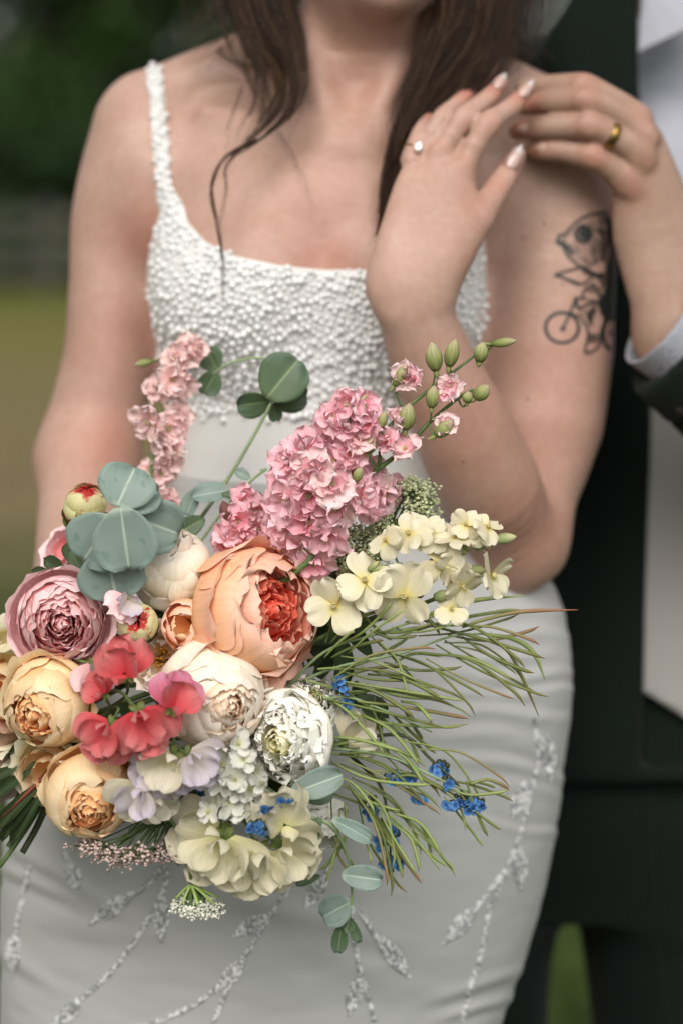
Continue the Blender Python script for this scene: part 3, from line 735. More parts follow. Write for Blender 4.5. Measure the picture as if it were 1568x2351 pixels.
# the drawing: a fish astride a bicycle; strokes in units of a 1411-wide close-up
def ell_pts(cx, cy, rx, ry, a0=0, a1=360, n=40): return [(cx + rx * math.cos(math.radians(a0 + (a1 - a0) * i / n)), cy + ry * math.sin(math.radians(a0 + (a1 - a0) * i / n))) for i in range(n + 1)]
STROKES = [(ell_pts(395, 1800, 232, 212), 30, .95), ([(405, 1815), (500, 1610), (580, 1400), (660, 1380)], 24, .92), (ell_pts(405, 1815, 14, 14), 30, .95),
    ([(1010, 165), (850, 190), (700, 240), (600, 310), (520, 390), (430, 480), (350, 500), (335, 560), (330, 610), (400, 640), (440, 720), (480, 800), (560, 870), (640, 940), (740, 970)], 24, .92),
    ([(340, 590), (420, 620), (500, 690), (530, 740)], 44, .85), (ell_pts(695, 480, 108, 112), 34, .88), (ell_pts(715, 470, 40, 45), 50, .95), (ell_pts(695, 480, 72, 75), 14, .5),
    ([(920, 200), (960, 300), (940, 430), (960, 560), (930, 690), (950, 800), (870, 880), (760, 930)], 20, .75), ([(1000, 220), (1040, 380), (1050, 560), (1000, 700), (980, 860)], 28, .8),
    ([(600, 660), (610, 740)], 18, .7), ([(860, 560), (900, 620)], 26, .6), ([(820, 660), (870, 720), (820, 740)], 22, .7), ([(690, 830), (760, 870)], 24, .7), ([(880, 420), (920, 440)], 34, .7), ([(980, 440), (1010, 450)], 30, .7), ([(790, 330), (830, 380)], 18, .6), ([(870, 790), (840, 850)], 20, .7), ([(540, 430), (500, 480), (440, 520)], 14, .5), ([(410, 540), (440, 560)], 18, .8),
    ([(620, 960), (480, 1000), (330, 1040), (300, 1070), (400, 1090), (500, 1140), (600, 1190), (700, 1180), (790, 1110), (830, 1060)], 24, .9), ([(420, 1100), (560, 1150), (640, 1185)], 30, .6),
    ([(680, 950), (780, 1010), (860, 1060), (960, 1060)], 44, .85), ([(830, 1180), (730, 1240), (680, 1320), (700, 1400)], 22, .85), ([(830, 1190), (890, 1270), (930, 1360), (960, 1420)], 30, .8), ([(590, 1380), (600, 1500), (640, 1540), (720, 1490), (850, 1420)], 30, .85),
    ([(560, 1620), (650, 1640), (740, 1790), (760, 1870), (750, 1990), (720, 2090), (715, 2150), (760, 2160), (870, 2100), (920, 2040), (930, 1900), (960, 1780)], 22, .9), ([(660, 1600), (780, 1560), (880, 1440)], 18, .7),
    (ell_pts(1075, 1880, 105, 215, 95, 290), 34, .92), ([(1080, 1850), (1075, 1900)], 24, .8), ([(940, 1600), (1000, 1640), (980, 1760)], 26, .85), ([(500, 1600), (580, 1640)], 40, .85), ([(690, 1400), (780, 1400)], 24, .5), ([(900, 1100), (980, 1140), (950, 1240)], 26, .6)]
FILLS = [([(620, 330), (900, 220), (990, 260), (1000, 800), (900, 900), (700, 930), (520, 800), (440, 650), (560, 560), (570, 420)], .20), ([(940, 420), (1010, 430), (1030, 700), (960, 800), (930, 640)], .5), ([(760, 600), (900, 560), (930, 700), (860, 860), (780, 800)], .38), ([(1000, 180), (1080, 260), (1120, 500), (1190, 760), (1215, 1000), (1225, 1300), (1205, 1550), (1160, 1700), (1060, 1700), (960, 1620), (900, 1520), (880, 1430), (980, 1300), (1010, 1150), (1000, 950), (1040, 800), (1070, 620), (1060, 420)], .92),
    ([(860, 1480), (880, 1560), (830, 1680), (820, 1800), (770, 1760), (720, 1620)], .8), ([(780, 1870), (900, 1880), (900, 2000), (780, 2030), (750, 1960)], .6), ([(720, 1290), (800, 1200), (880, 1300), (800, 1330)], .45), ([(640, 960), (760, 940), (800, 1030), (760, 1090), (680, 1040)], .5),
    ([(850, 1060), (1010, 1060), (1010, 1200), (930, 1180)], .55), ([(900, 1380), (960, 1340), (1000, 1500), (940, 1500)], .6)]
NX, NY = 236, 420
tu = np.linspace(1240, 1424, NX); tv = np.linspace(478, 820, NY); TU, TV = np.meshgrid(tu, tv); CU, CV = (TU - 1225) / 0.1628, (TV - 459.4) / 0.1628
ink = np.zeros(TU.shape)
for line, w, a in STROKES:
    d = np.full(TU.shape, 1e9)
    for (p, q) in zip(line[:-1], line[1:]):
        ex, ey = q[0] - p[0], q[1] - p[1]; t = np.clip(((CU - p[0]) * ex + (CV - p[1]) * ey) / (ex * ex + ey * ey + 1e-9), 0, 1)
        d = np.minimum(d, np.hypot(CU - p[0] - t * ex, CV - p[1] - t * ey))
    ink = np.maximum(ink, a * np.clip((w * 0.84 - d) / 12 + 0.5, 0, 1))
for pl, a in FILLS: ink = np.maximum(ink, a * np.clip(-poly_sd(CU, CV, pl) / 26 + 0.4, 0, 1))
ink *= 0.97 + 0.06 * np.sin(CU * 0.05) * np.sin(CV * 0.043)
V = []; F = []; iv = []; idx = -np.ones(TU.shape, int)
need = ink > 0.01; nd = need.copy(); nd[1:] |= need[:-1]; nd[:-1] |= need[1:]; nd[:, 1:] |= need[:, :-1]; nd[:, :-1] |= need[:, 1:]
for j in range(NY):
    for i in range(NX):
        if nd[j, i]:
            l, n = hit(BT, tu[i], tv[j])
            if l is not None: idx[j, i] = len(V); V.append(tuple(l + n * 0.00035)); iv.append(ink[j, i])
for j in range(NY - 1):
    for i in range(NX - 1):
        q = (idx[j, i], idx[j + 1, i], idx[j + 1, i + 1], idx[j, i + 1])
        if min(q) >= 0: F.append(q)
me = mesh_from('tattoo', V, F, INK); a_ = me.attributes.new('ink', 'FLOAT', 'POINT'); a_.data.foreach_set('value', np.array(iv, np.float32))
tt = to_bride(obj('tattoo', me)); tt['label'] = 'black ink tattoo of a fish riding a bicycle'
MOLE = simple_mat('mole_brown', (0.16, 0.07, 0.04, 1), 0.6)
for (u, v, r) in ((1248, 513, 4), (1203, 545, 3.2), (1291, 652, 3), (1233, 727, 2.5), (1211, 915, 3.5), (1130, 795, 3), (1062, 1060, 3), (775, 70, 3.5)):
    l, n = hit(BT, u, v)
    if l is None: continue
    mb = MB(); mb.add(*ellipsoid(l, (PX(r, .05), PX(r, .05), 0.0004), basis(n), 8, 4)); to_bride(mb.build('mole', MOLE))
# ------------------------------------------------------------------ hair
def hair_mat():
    m, nt, bs, out = new_mat('brown_hair')
    uv = nt.nodes.new('ShaderNodeUVMap'); sp = nt.nodes.new('ShaderNodeSeparateXYZ'); nt.links.new(uv.outputs[0], sp.inputs[0])
    r = ramp(nt, [(0.0, (0.010, 0.005, 0.003, 1)), (0.45, (0.028, 0.0135, 0.0065, 1)), (0.8, (0.075, 0.038, 0.018, 1)), (1.0, (0.19, 0.105, 0.05, 1))], sp.outputs[0])
    nt.links.new(r.outputs[0], bs.inputs['Base Color']); bs.inputs['Roughness'].default_value = 0.42; bs.inputs['Specular IOR Level'].default_value = 0.22
    return m
HAIR = hair_mat()
def lock(guides, n, rad=0.00032, spread=1.0, frizz=0.0012, seed=0, steps=26, taper=0.7):
    """guides: list of (u, v, d, half-width px, half-depth m); strands fill the lock's section"""
    n = int(n * 1.25); rad = rad * .8; frizz = frizz * 1.3
    R = np.random.default_rng(seed); mb = MB()
    g = np.array(guides, float)
    gl = spline(g[:, :3], steps); T = np.linspace(0, len(g) - 1, steps)
    hw = np.interp(T, range(len(g)), g[:, 3]); hd = np.interp(T, range(len(g)), g[:, 4])
    du = np.gradient(gl[:, 0]); dv = np.gradient(gl[:, 1]); L = np.hypot(du, dv) + 1e-9; nu, nv = -dv / L, du / L
    for s in range(n):
        a = R.uniform(0, 6.283); q = math.sqrt(R.random()) * (1.0 if R.random() > 0.16 else R.uniform(1.1, 1.7)); ox, od = q * math.cos(a) * spread, q * math.sin(a) * spread
        ph, fr, am = R.uniform(0, 6.3), R.uniform(1.5, 4.0), R.uniform(0.2, 1.0) * frizz
        end = steps if R.random() > 0.62 else int(steps * R.uniform(0.5, 1)); tw = R.uniform(-0.6, 0.6)
        pts = []
        for i in range(end):
            t = i / (steps - 1); x = ox * math.cos(tw * t * 2) - od * math.sin(tw * t * 2) * 0.6
            w = math.sin(ph + fr * t * 6.283) * am * (0.3 + t)
            p = P(gl[i, 0] + nu[i] * hw[i] * x, gl[i, 1] + nv[i] * hw[i] * x, gl[i, 2] + hd[i] * od)
            pts.append((p.x + w, p.y + w * 0.5, p.z + w * 0.4))
        if len(pts) < 4: continue
        rr = rad * R.uniform(0.7, 1.25) * np.linspace(1, 1 - taper, len(pts))
        V, F, uv = tube(pts, rr, 3, False); c = R.random(); uv = np.column_stack([np.full(len(V), c), uv[:, 1]]); mb.add(V, F, uv)
    return to_bride(mb.build('hair_lock', HAIR))
def bundle(guides, n, strands, seed, lw=.24, wander=.28, ends=(.72, 1.0), rad=.00034, frizz=.0012):
    """a hank of hair: several narrow locks wandering along one path, with gaps between them"""
    R = random.Random(seed); g = np.array(guides, float); m = 14
    gl = spline(g, m)
    du, dv = np.gradient(gl[:, 0]), np.gradient(gl[:, 1]); L = np.hypot(du, dv) + 1e-9
    for i in range(n):
        a = R.uniform(0, 6.3); q = math.sqrt((i + .5) / n); ox, od = q * math.cos(a), q * math.sin(a); p1, f1 = R.uniform(0, 6.3), R.uniform(.7, 1.8); e = int(m * R.uniform(*ends)); out = []
        for k in range(max(5, e)):
            if k >= m: break
            t = k / (m - 1); x = ox * (1 - .15 * t) + wander * math.sin(p1 + f1 * t * 6.3) * min(1, .3 + t); fade = 1 - .6 * (k / max(1, e - 1)) ** 2
            out.append((gl[k, 0] - dv[k] / L[k] * gl[k, 3] * x, gl[k, 1] + du[k] / L[k] * gl[k, 3] * x, gl[k, 2] + gl[k, 4] * od, max(1.2, gl[k, 3] * lw * fade), max(.0008, gl[k, 4] * .35 * fade)))
        lock(out, strands, rad, 1, frizz, seed * 100 + i, 26)
# hank curling over the chest
bundle([(600, -260, 0.04, 62, .02), (590, -90, 0.055, 64, .02), (612, 40, 0.075, 56, .016), (658, 130, 0.092, 46, .012), (676, 205, 0.106, 40, .010), (645, 272, 0.117, 33, .009), (582, 325, 0.125, 24, .007), (514, 368, 0.130, 15, .005), (489, 425, 0.133, 9, .004)], 15, 34, 1, .24, .26, (.62, 1.0))
lock([(590, 320, .124, 5, .003), (515, 366, .131, 4, .003), (487, 430, .134, 3.5, .003), (498, 505, .138, 3.5, .002), (510, 580, .144, 3, .002), (513, 640, .15, 2, .001), (512, 700, .154, 1.2, .001)], 16, .0003, 1, .0012, 2, 34)
lock([(560, 335, .126, 4, .003), (518, 385, .132, 3, .003), (520, 440, .136, 5, .002), (505, 520, .14, 4, .002), (512, 600, .146, 3, .002)], 9, .00026, 1, .0016, 3, 30)
bundle([(560, -200, 0.035, 60, .02), (556, -60, 0.05, 60, .02), (575, 60, 0.07, 54, .014), (600, 160, 0.088, 44, .01), (604, 240, 0.102, 34, .008), (585, 300, 0.115, 26, .006), (540, 350, 0.126, 16, .005)], 9, 22, 4, .2, .4, (.55, 1.0), .0003, .0018)
lock([(560, -60, 0.045, 40, .015), (520, 40, 0.05, 40, .012), (470, 95, 0.05, 55, .015), (420, 130, 0.045, 60, .015)], 60, .00024, 1.2, .004, 4, 24)
lock([(540, -120, 0.04, 60, .015), (480, -20, 0.045, 60, .015), (440, 60, 0.04, 45, .015)], 80, .00026, 1.2, .003, 5, 22)
lock([(500, 112, 0.05, 14, .004), (545, 145, 0.075, 9, .003), (600, 152, 0.086, 7, .003), (650, 130, 0.094, 6, .003)], 18, .00026, 1, .0012, 6, 18)
for i, g in enumerate(([(590, 90, 0.09), (585, 220, 0.105), (540, 330, 0.125), (530, 420, .13)], [(640, 300, 0.115), (700, 420, 0.118), (715, 500, 0.125)], [(560, 200, .09), (530, 290, .112), (525, 380, .125)], [(620, 120, .09), (600, 230, .108), (560, 330, .124), (548, 400, .13)], [(690, 180, .107), (690, 260, .113), (660, 330, .118)])):
    lock([q + (5, .002) for q in g], 6, .00018, 1.2, .002, 30 + i, 22)
lock([(675, -180, 0.03, 26, .02), (662, -60, 0.045, 26, .02), (664, 20, 0.06, 22, .016), (690, 90, 0.075, 14, .01), (700, 160, .09, 8, .006)], 150, .00036, 1, .0012, 61, 24)
# dark mass falling on the other side, behind the fingers
lock([(1080, -260, 0.02, 100, .02), (1090, -80, 0.035, 98, .02), (1085, 40, 0.055, 92, .018), (1045, 130, 0.072, 84, .014), (985, 225, 0.088, 58, .010), (935, 315, 0.100, 28, .006), (903, 395, .110, 11, .004), (880, 470, .117, 4, .002), (868, 540, .122, 1.5, .001)], 420, .00042, 1, .0012, 7, 34)
bundle([(1080, -260, 0.03, 110, .03), (1090, -80, 0.05, 108, .028), (1085, 40, 0.07, 104, .022), (1045, 130, 0.086, 96, .016), (985, 225, 0.098, 72, .012), (930, 320, 0.108, 42, .009), (900, 400, 0.114, 22, .006), (880, 470, 0.119, 10, .003), (872, 515, 0.122, 5, .002)], 30, 34, 8, .2, .22, (.7, 1.0))
bundle([(1110, -120, 0.045, 80, .02), (1120, 0, 0.06, 76, .02), (1120, 90, 0.07, 64, .016), (1095, 160, 0.082, 54, .012), (1060, 220, 0.094, 50, .010), (1000, 290, 0.106, 36, .008), (960, 350, 0.112, 24, .006)], 12, 26, 9, .24, .35, (.6, 1.0))
lock([(1150, -80, 0.02, 46, .015), (1165, 30, 0.03, 44, .015), (1180, 110, 0.03, 42, .012), (1205, 150, 0.025, 46, .01)], 110, .0003, 1.1, .0035, 9, 22)
lock([(1190, -60, 0.0, 40, .015), (1215, 20, 0.0, 32, .015), (1190, 80, 0.01, 40, .012), (1230, 160, 0.01, 40, .01)], 50, .00026, 1.2, .005, 10, 22)
for i, g in enumerate(([(960, 150, 0.09), (905, 240, 0.105), (900, 330, 0.112), (860, 460, .118)], [(985, 100, 0.085), (925, 200, 0.1), (885, 300, 0.11), (905, 400, .118)], [(900, 420, .118), (868, 470, .12), (850, 560, .128)], [(1000, 60, .08), (940, 170, .097), (900, 260, .108), (890, 360, .115)])):
    lock([q + (9, .003) for q in g], 11, .0002, 1.2, .003, 50 + i, 22)
# the rest of the hair, round the head
hx = axis_grid(-0.16, 0.20, 0.005, []); hy = axis_grid(-0.16, 0.16, 0.005, []); hz = axis_grid(1.36, 1.72, 0.005, [])
hfld = Field(hx, hy, hz); hfld.ell(A(862, -345, -0.012), (0.090, 0.100, 0.118), 0.01)
hfld.ell(A(862, -150, -0.055), (0.078, 0.055, 0.11), 0.03)
hfld.f = np.maximum(hfld.f, -(np.sqrt(((hx[:, None, None] - P(880, 0, 0).x) / 0.062) ** 2 + ((hy[None, :, None] + 0.105) / 0.085) ** 2 + ((hz[None, None, :] - P(0, -210, 0.05).z) / 0.10) ** 2) - 1) * -0.07 * -1)
Vh, Qh = hfld.mesh(); hm = mesh_from('hair_cap', Vh, Qh, HAIR); l_ = hm.uv_layers.new(name='UVMap')
to_bride(obj('hair_cap', hm))

# ------------------------------------------------------------------ the bride's ring
GOLD = simple_mat('gold', (0.34, 0.22, 0.075, 1), 0.32, 0.15, 600, metal=1.0); GOLDROSE = simple_mat('rose_gold', (0.62, 0.36, 0.22, 1), 0.25, 0.1, 300, metal=1.0)
DIAM = bpy.data.materials.new('diamond'); DIAM.use_nodes = True; b_ = DIAM.node_tree.nodes['Principled BSDF']; b_.inputs['Roughness'].default_value = 0.02; b_.inputs['IOR'].default_value = 2.2; b_.inputs['Transmission Weight'].default_value = 0.45
b_.inputs['Base Color'].default_value = (0.85, 0.88, 0.9, 1)
def torus(c, axis, R, r1, r2, n=40, m=10, rough=0.0):
    M = basis(axis); V = []; F = []
    for i in range(n):
        a = 2 * math.pi * i / n
        for j in range(m):
            b = 2 * math.pi * j / m; w = 1 + rough * math.sin(a * 17 + 3 * math.sin(b)) * math.cos(a * 11 + 2)
            q = Vector(((R + r1 * math.cos(b) * w) * math.cos(a), (R + r1 * math.cos(b) * w) * math.sin(a), r2 * math.sin(b)))
            V.append(tuple(M.to_3x3() @ q + Vector(c)))
    for i in range(n):
        for j in range(m): F.append((i * m + j, ((i + 1) % n) * m + j, ((i + 1) % n) * m + (j + 1) % m, i * m + (j + 1) % m))
    return np.array(V), F
c0 = P(953, 343, 0.1345); ax0 = (P(956, 330, .133) - P(946, 368, .138))
ering = empty('engagement_ring', c0, 'rose gold ring with an oval clear stone on the bride\'s finger', 'ring')
mb = MB(); V_, F_ = torus((0, 0, 0), ax0, PX(25, .135), .0011, .0010); mb.add(V_, F_); mb.build('band', GOLDROSE, ering)
l, n = hit(BT, 958, 340); n = n.normalized()
mb = MB(); st = basis(n, 0.0); tdir = ax0.normalized()
zN = n; yN = (tdir - zN * tdir.dot(zN)).normalized(); xN = yN.cross(zN); MS = Matrix((xN, yN, zN)).transposed()
V = []; F = []; ns = 12      # faceted oval
for (rx, ry, z) in ((.0016, .0026, .0030), (.0031, .0046, .0019), (.0028, .0042, .0012), (.0004, .0006, -.0012)):
    for i in range(ns): a = 2 * math.pi * i / ns; V.append(tuple(MS @ Vector((rx * math.cos(a), ry * math.sin(a), z))))
for k in range(3):
    for i in range(ns): j = (i + 1) % ns; F.append((k * ns + i, k * ns + j, (k + 1) * ns + j, (k + 1) * ns + i))
F.append(tuple(range(ns - 1, -1, -1)))
so = obj('stone', mesh_from('stone', V, F, DIAM, False), ering); so.location = l + n * 0.0012 - c0
mb = MB(); V_, F_ = torus((0, 0, 0), n, .0031, .0005, .0008, 24, 6); V_ = np.array([tuple(MS @ Vector((x, y * 1.45, z))) for x, y, z in (np.array(MS).T @ V_.T).T]); mb.add(V_, F_)
q = mb.build('setting', GOLDROSE, ering); q.location = l + n * 0.0018 - c0
# ------------------------------------------------------------------ the groom
groom = empty('person', (P(1480, 430, -0.25).x, 0.25, 0), 'groom in a dark green suit with a pale waistcoat, hand resting on the bride\'s shoulder', 'person')
def to_groom(o):
    o.parent = groom; o.matrix_parent_inverse = Matrix.Translation(-Vector(groom.location)); return o
def wool(name, c):
    m, nt, bs, out = new_mat(name); n1 = noise(nt, 5, 3); n2 = noise(nt, 700, 3)
    r = ramp(nt, [(0.3, tuple(x * 0.8 for x in c) + (1,)), (0.7, tuple(c) + (1,))], n1); r2 = ramp(nt, [(0.35, (.75, .75, .75, 1)), (0.65, (1.15, 1.15, 1.15, 1))], n2)
    nt.links.new(mixc(nt, r.outputs[0], r2.outputs[0], 1, 'MULTIPLY'), bs.inputs['Base Color']); bs.inputs['Roughness'].default_value = 0.9; bs.inputs['Specular IOR Level'].default_value = 0.12
    bs.inputs['Sheen Weight'].default_value = 0.05; bump(nt, bs, n2, 0.2, 0.0005); return m
SUIT = wool('green_wool', (0.0065, 0.0115, 0.0095)); WAIST = fabric_mat('waistcoat_cloth', (0.34, 0.325, 0.315), 0.8, 600); SHIRT = fabric_mat('white_cotton_shaded', (0.34, 0.355, 0.41), 0.7, 700)  # shirt white greyed toward lavender, its shade painted into the colour
BUTTON = simple_mat('dark_button', (0.03, 0.026, 0.022, 1), 0.3)
# hand and forearm
gxs = axis_grid(0.10, 0.56, 0.0040, [((1155 - 784) * K, (1600 - 784) * K, 0.0016)]); gys = axis_grid(-0.17, 0.42, 0.0040, [(-0.125, -0.02, 0.0016)]); gzs = axis_grid(0.95, 1.84, 0.0040, [(zrow(720), zrow(150), 0.0016)])
hf_ = Field(gxs, gys, gzs)
GO = -0.020
def gchain(pts, k=0.006, flat=None): chain(hf_, [(u, v, d + GO * min(1, max(0, (720 - v) / 160)), r) for u, v, d, r in pts], k, flat)
gchain([(1545, 770, 0.060, 84), (1530, 690, 0.070, 82), (1522, 620, 0.074, 88), (1506, 520, 0.080, 82), (1490, 420, 0.086, 58), (1478, 335, 0.090, 38)], 0.012, (facing(.2, .2, .95).normalized(), .72))
gchain([(1525, 640, 0.070, 84), (1485, 540, 0.078, 78), (1455, 440, 0.085, 50)], 0.012, (facing(.1, .1, .98).normalized(), .74))
gchain([(1535, 620, 0.070, 70), (1515, 480, 0.078, 70), (1480, 350, 0.085, 52), (1460, 275, 0.086, 34)], 0.012, (facing(.2, .2, .95).normalized(), .72))
gchain([(1462, 272, 0.086, 36), (1400, 228, 0.092, 30), (1338, 198, 0.094, 29), (1265, 197, 0.083, 26), (1200, 199, 0.070, 20)], 0.004)
gchain([(1478, 318, 0.091, 38), (1410, 258, 0.101, 31), (1342, 231, 0.104, 31), (1270, 234, 0.094, 27), (1205, 244, 0.078, 20)], 0.003)
gchain([(1476, 362, 0.091, 38), (1412, 318, 0.103, 31), (1352, 291, 0.107, 31), (1270, 291, 0.099, 29), (1215, 296, 0.089, 26), (1186, 302, 0.082, 19)], 0.003)
gchain([(1450, 430, 0.087, 40), (1405, 390, 0.098, 31), (1358, 362, 0.102, 30), (1290, 346, 0.096, 27), (1250, 345, 0.091, 25), (1226, 347, 0.086, 18)], 0.003)
gchain([(1530, 600, 0.045, 60), (1480, 480, 0.015, 48), (1420, 400, 0.0, 36), (1370, 370, -0.02, 28)], 0.01)       # thumb, behind the shoulder
for (u, v, d, r) in ((1466, 275, 0.099, 24), (1480, 320, 0.103, 24), (1474, 368, 0.102, 24), (1446, 425, 0.099, 24), (1340, 196, 0.100, 18), (1343, 228, 0.111, 18), (1354, 288, 0.114, 18), (1360, 358, 0.109, 18)):
    hf_.ell(A(u, v, d + GO), (PX(r, d), PX(r * .5, d), PX(r, d)), 0.010)
chain(hf_, [(1545, 770, 0.060, 84), (1950, 1080, 0.03, 130)], 0.02)
chain(hf_, [(1950, 1080, 0.03, 130), (2040, 700, -0.15, 150), (1960, 320, -0.25, 165)], 0.02)
GT = [(230, 1480, 470, -.25, .075), (330, 1480, 545, -.25, .105), (520, 1470, 545, -.25, .120), (800, 1450, 500, -.25, .118), (1100, 1430, 470, -.25, .112), (1300, 1410, 470, -.25, .115)]
def grows(tab, gw=0.0): return [(CZ - (v - HV) * K * (D0 - cd) / D0, (u - 784) * K * (D0 - cd) / D0, -cd, hw * K * (D0 - cd) / D0 + gw, hd + gw) for v, u, hw, cd, hd in tab]
hf_.loft(grows(GT), 0.02)
chain(hf_, [(1490, 250, -.25, 190), (1500, 60, -.24, 165), (1500, -80, -.23, 160)], 0.03)
hf_.ell(A(1500, -260, -0.23), (0.080, 0.105, 0.125), 0.02); hf_.ell(A(1490, -150, -0.19), (0.062, 0.07, 0.07), 0.03); chain(hf_, [(1485, -290, -0.125, 18), (1485, -220, -0.105, 26)], 0.014)
Vg, Qg = hf_.mesh(); gm_ = mesh_from('body', Vg, Qg, SKIN_M)
flush_attr(gm_, Vg, [(P(u, v, d + GO), .013, w) for u, v, d, w in ((1340, 196, .1, .6), (1343, 228, .11, .6), (1354, 288, .11, .65), (1360, 358, .11, .65), (1466, 275, .1, .45), (1480, 320, .1, .5), (1474, 368, .1, .5), (1446, 425, .1, .6), (1190, 302, .09, .9), (1228, 347, .09, .8), (1210, 240, .09, .8), (1255, 345, .09, .5))])
to_groom(obj('body', gm_))
GTREE = BVHTree.FromPolygons([tuple(v) for v in Vg], Qg.tolist())
NAILM = simple_mat('bare_nail', (0.50, 0.34, 0.28, 1), 0.35, 0.08, 90, spec=0.5)
for (u0, v0, u1, v1, w) in ((1210, 288, 1184, 296, .0050), (1252, 335, 1226, 340, .0048)):
    l, n = hit(GTREE, u0, v0); l2, n2 = hit(GTREE, u1, v1)
    if l is not None and l2 is not None: to_groom(nail(l + n * .0003, l2 + n2 * .0008, n, w, NAILM))
# wedding band
c1 = P(1400, 311, 0.1045 + GO); ax1 = (P(1412, 318, .103) - P(1390, 306, .105))
wband = tag(obj('wedding_band', mesh_from('wedding_band', *torus((0, 0, 0), ax1, PX(32.5, .104), .0013, .0036, 60, 10, 0.25), GOLD)), 'wide hammered gold band on the groom\'s ring finger', 'ring'); wband.location = c1

def solid(xs, ys, zs, build, cutf=None):
    f = Field(xs, ys, zs); build(f)
    if cutf is not None:
        X, Y, Z = xs[:, None, None], ys[None, :, None], zs[None, None, :]; s = (D0 / (D0 + Y)) / K
        c = cutf(784 + X * s + 0 * Z, HV + (CZ - Z) * s + 0 * X, X, Y, Z); f.f = np.maximum(f.f, c.astype(np.float32))
    V, Q = f.mesh(); return relax(V, Q, 1, 0.4), Q
cx = axis_grid(-0.14, 0.80, 0.006, []); cy = axis_grid(-0.03, 0.46, 0.006, []); cz = axis_grid(0.72, 1.50, 0.006, [])
JT = [(150, 1490, 300, -.25, .075)] + GT + [(1480, 1400, 490, -.25, .12), (1640, 1390, 500, -.25, .122), (1700, 1385, 500, -.25, .122)]
# shirt with collar
V, Q = solid(axis_grid(0.0, 0.60, 0.004, []), axis_grid(0.09, 0.42, 0.004, []), axis_grid(0.95, 1.52, 0.004, []), lambda f: (f.loft(grows(GT, 0.006), 0.02), chain(f, [(1490, 260, -.25, 210), (1500, 150, -.24, 185), (1505, 40, -.24, 180)], 0.03)), lambda u, v, X, Y, Z: (10 - v) * K)
to_groom(obj('shirt', mesh_from('shirt', V, Q, SHIRT)))
def slab(name, poly, d0, th, mat, bow=0.0):
    """a cloth piece with an outline in the picture, thickness and a slight bow"""
    bm = bmesh.new(); vs = [bm.verts.new(P(u, v, dd)) for u, v, dd in poly]; f = bm.faces.new(vs); bmesh.ops.triangulate(bm, faces=[f]); bmesh.ops.subdivide_edges(bm, edges=bm.edges[:], cuts=2, use_grid_fill=True)
    me = bpy.data.meshes.new(name); bm.to_mesh(me); bm.free(); me.materials.append(mat); o = obj(name, me); md = o.modifiers.new('thickness', 'SOLIDIFY'); md.thickness = th; md.offset = 0; md2 = o.modifiers.new('round', 'BEVEL'); md2.width = th * .3; md2.segments = 2
    return to_groom(o)
slab('collar', [(1462, 122, -.105), (1475, -40, -.13), (1640, -40, -.12), (1640, 40, -.10), (1580, 66, -.095), (1520, 95, -.098)], 0, .004, SHIRT)
# waistcoat with its pointed hem
V, Q = solid(axis_grid(0.0, 0.62, 0.004, []), axis_grid(0.09, 0.42, 0.004, []), axis_grid(0.80, 1.45, 0.004, []), lambda f: f.loft(grows(JT, 0.013), 0.02),
    lambda u, v, X, Y, Z: np.maximum.reduce([poly_sd(u, v, [(1300, 240), (1420, 200), (1500, 300), (1556, 400), (1600, 480), (1660, 400), (1760, 200), (2100, 240), (2100, 1560), (1760, 1560), (1640, 1690), (1568, 1648), (1481, 1592), (1300, 1540)]) * K, Y - 0.30 + 0 * u]))
to_groom(obj('waistcoat', mesh_from('waistcoat', V, Q, WAIST)))
# jacket: body open at the front, sleeve with cuff buttons
V, Q = solid(cx, cy, cz, lambda f: (f.loft(grows(JT, 0.026), 0.02), chain(f, [(1180, 300, -.25, 190), (1480, 250, -.25, 200), (1900, 310, -.25, 200)], 0.04), chain(f, [(1130, 330, -.25, 190), (1010, 620, -.24, 170), (1000, 900, -.2, 150), (1040, 1130, -.17, 130)], 0.03)),
    lambda u, v, X, Y, Z: -np.maximum(poly_sd(u, v, [(1455, -200), (1458, 230), (1488, 560), (1494, 960), (1482, 1300), (1476, 1590), (1470, 1760), (1900, 1760), (1800, 500), (1640, -200)]) * K, Y - 0.24))
jacket = to_groom(obj('jacket', mesh_from('jacket', V, Q, SUIT)))
slab('lapel', [(1462, -60, -.108), (1330, -40, -.115), (1240, 120, -.105), (1310, 190, -.098), (1290, 230, -.098), (1410, 520, -.096), (1492, 700, -.096), (1478, 420, -.100), (1464, 200, -.102)], 0, .006, SUIT)
# a fuller front skirt of the jacket hides the hip
sx = axis_grid(0.15, 0.66, 0.005, []); sy = axis_grid(-0.17, 0.36, 0.005, []); sz = axis_grid(0.92, 1.42, 0.005, [])
def sleeve_build(f):
    chain(f, [(1552, 782, 0.058, 152), (1700, 890, 0.048, 172), (1950, 1085, 0.03, 190)], 0.0); chain(f, [(1950, 1085, 0.03, 190), (2040, 700, -0.13, 215), (1980, 340, -0.24, 225)], 0.02)
ax_s = (P(1950, 1085, .03) - P(1552, 782, .058)).normalized(); c_s = P(1556, 762, .058)
def sl_cut(u, v, X, Y, Z):
    along = (X - c_s.x) * ax_s.x + (Y - c_s.y) * ax_s.y + (Z - c_s.z) * ax_s.z
    rr = np.sqrt(np.maximum(0, (X - c_s.x) ** 2 + (Y - c_s.y) ** 2 + (Z - c_s.z) ** 2 - along ** 2))
    hollow = np.maximum(-(rr - 0.044), -(0.04 - along))           # opening of the sleeve
    return np.maximum(-(along - 0.0), np.where(along < 0.045, hollow, -1))
V, Q = solid(sx, sy, sz, sleeve_build, sl_cut); to_groom(obj('sleeve', mesh_from('sleeve', V, Q, SUIT)))
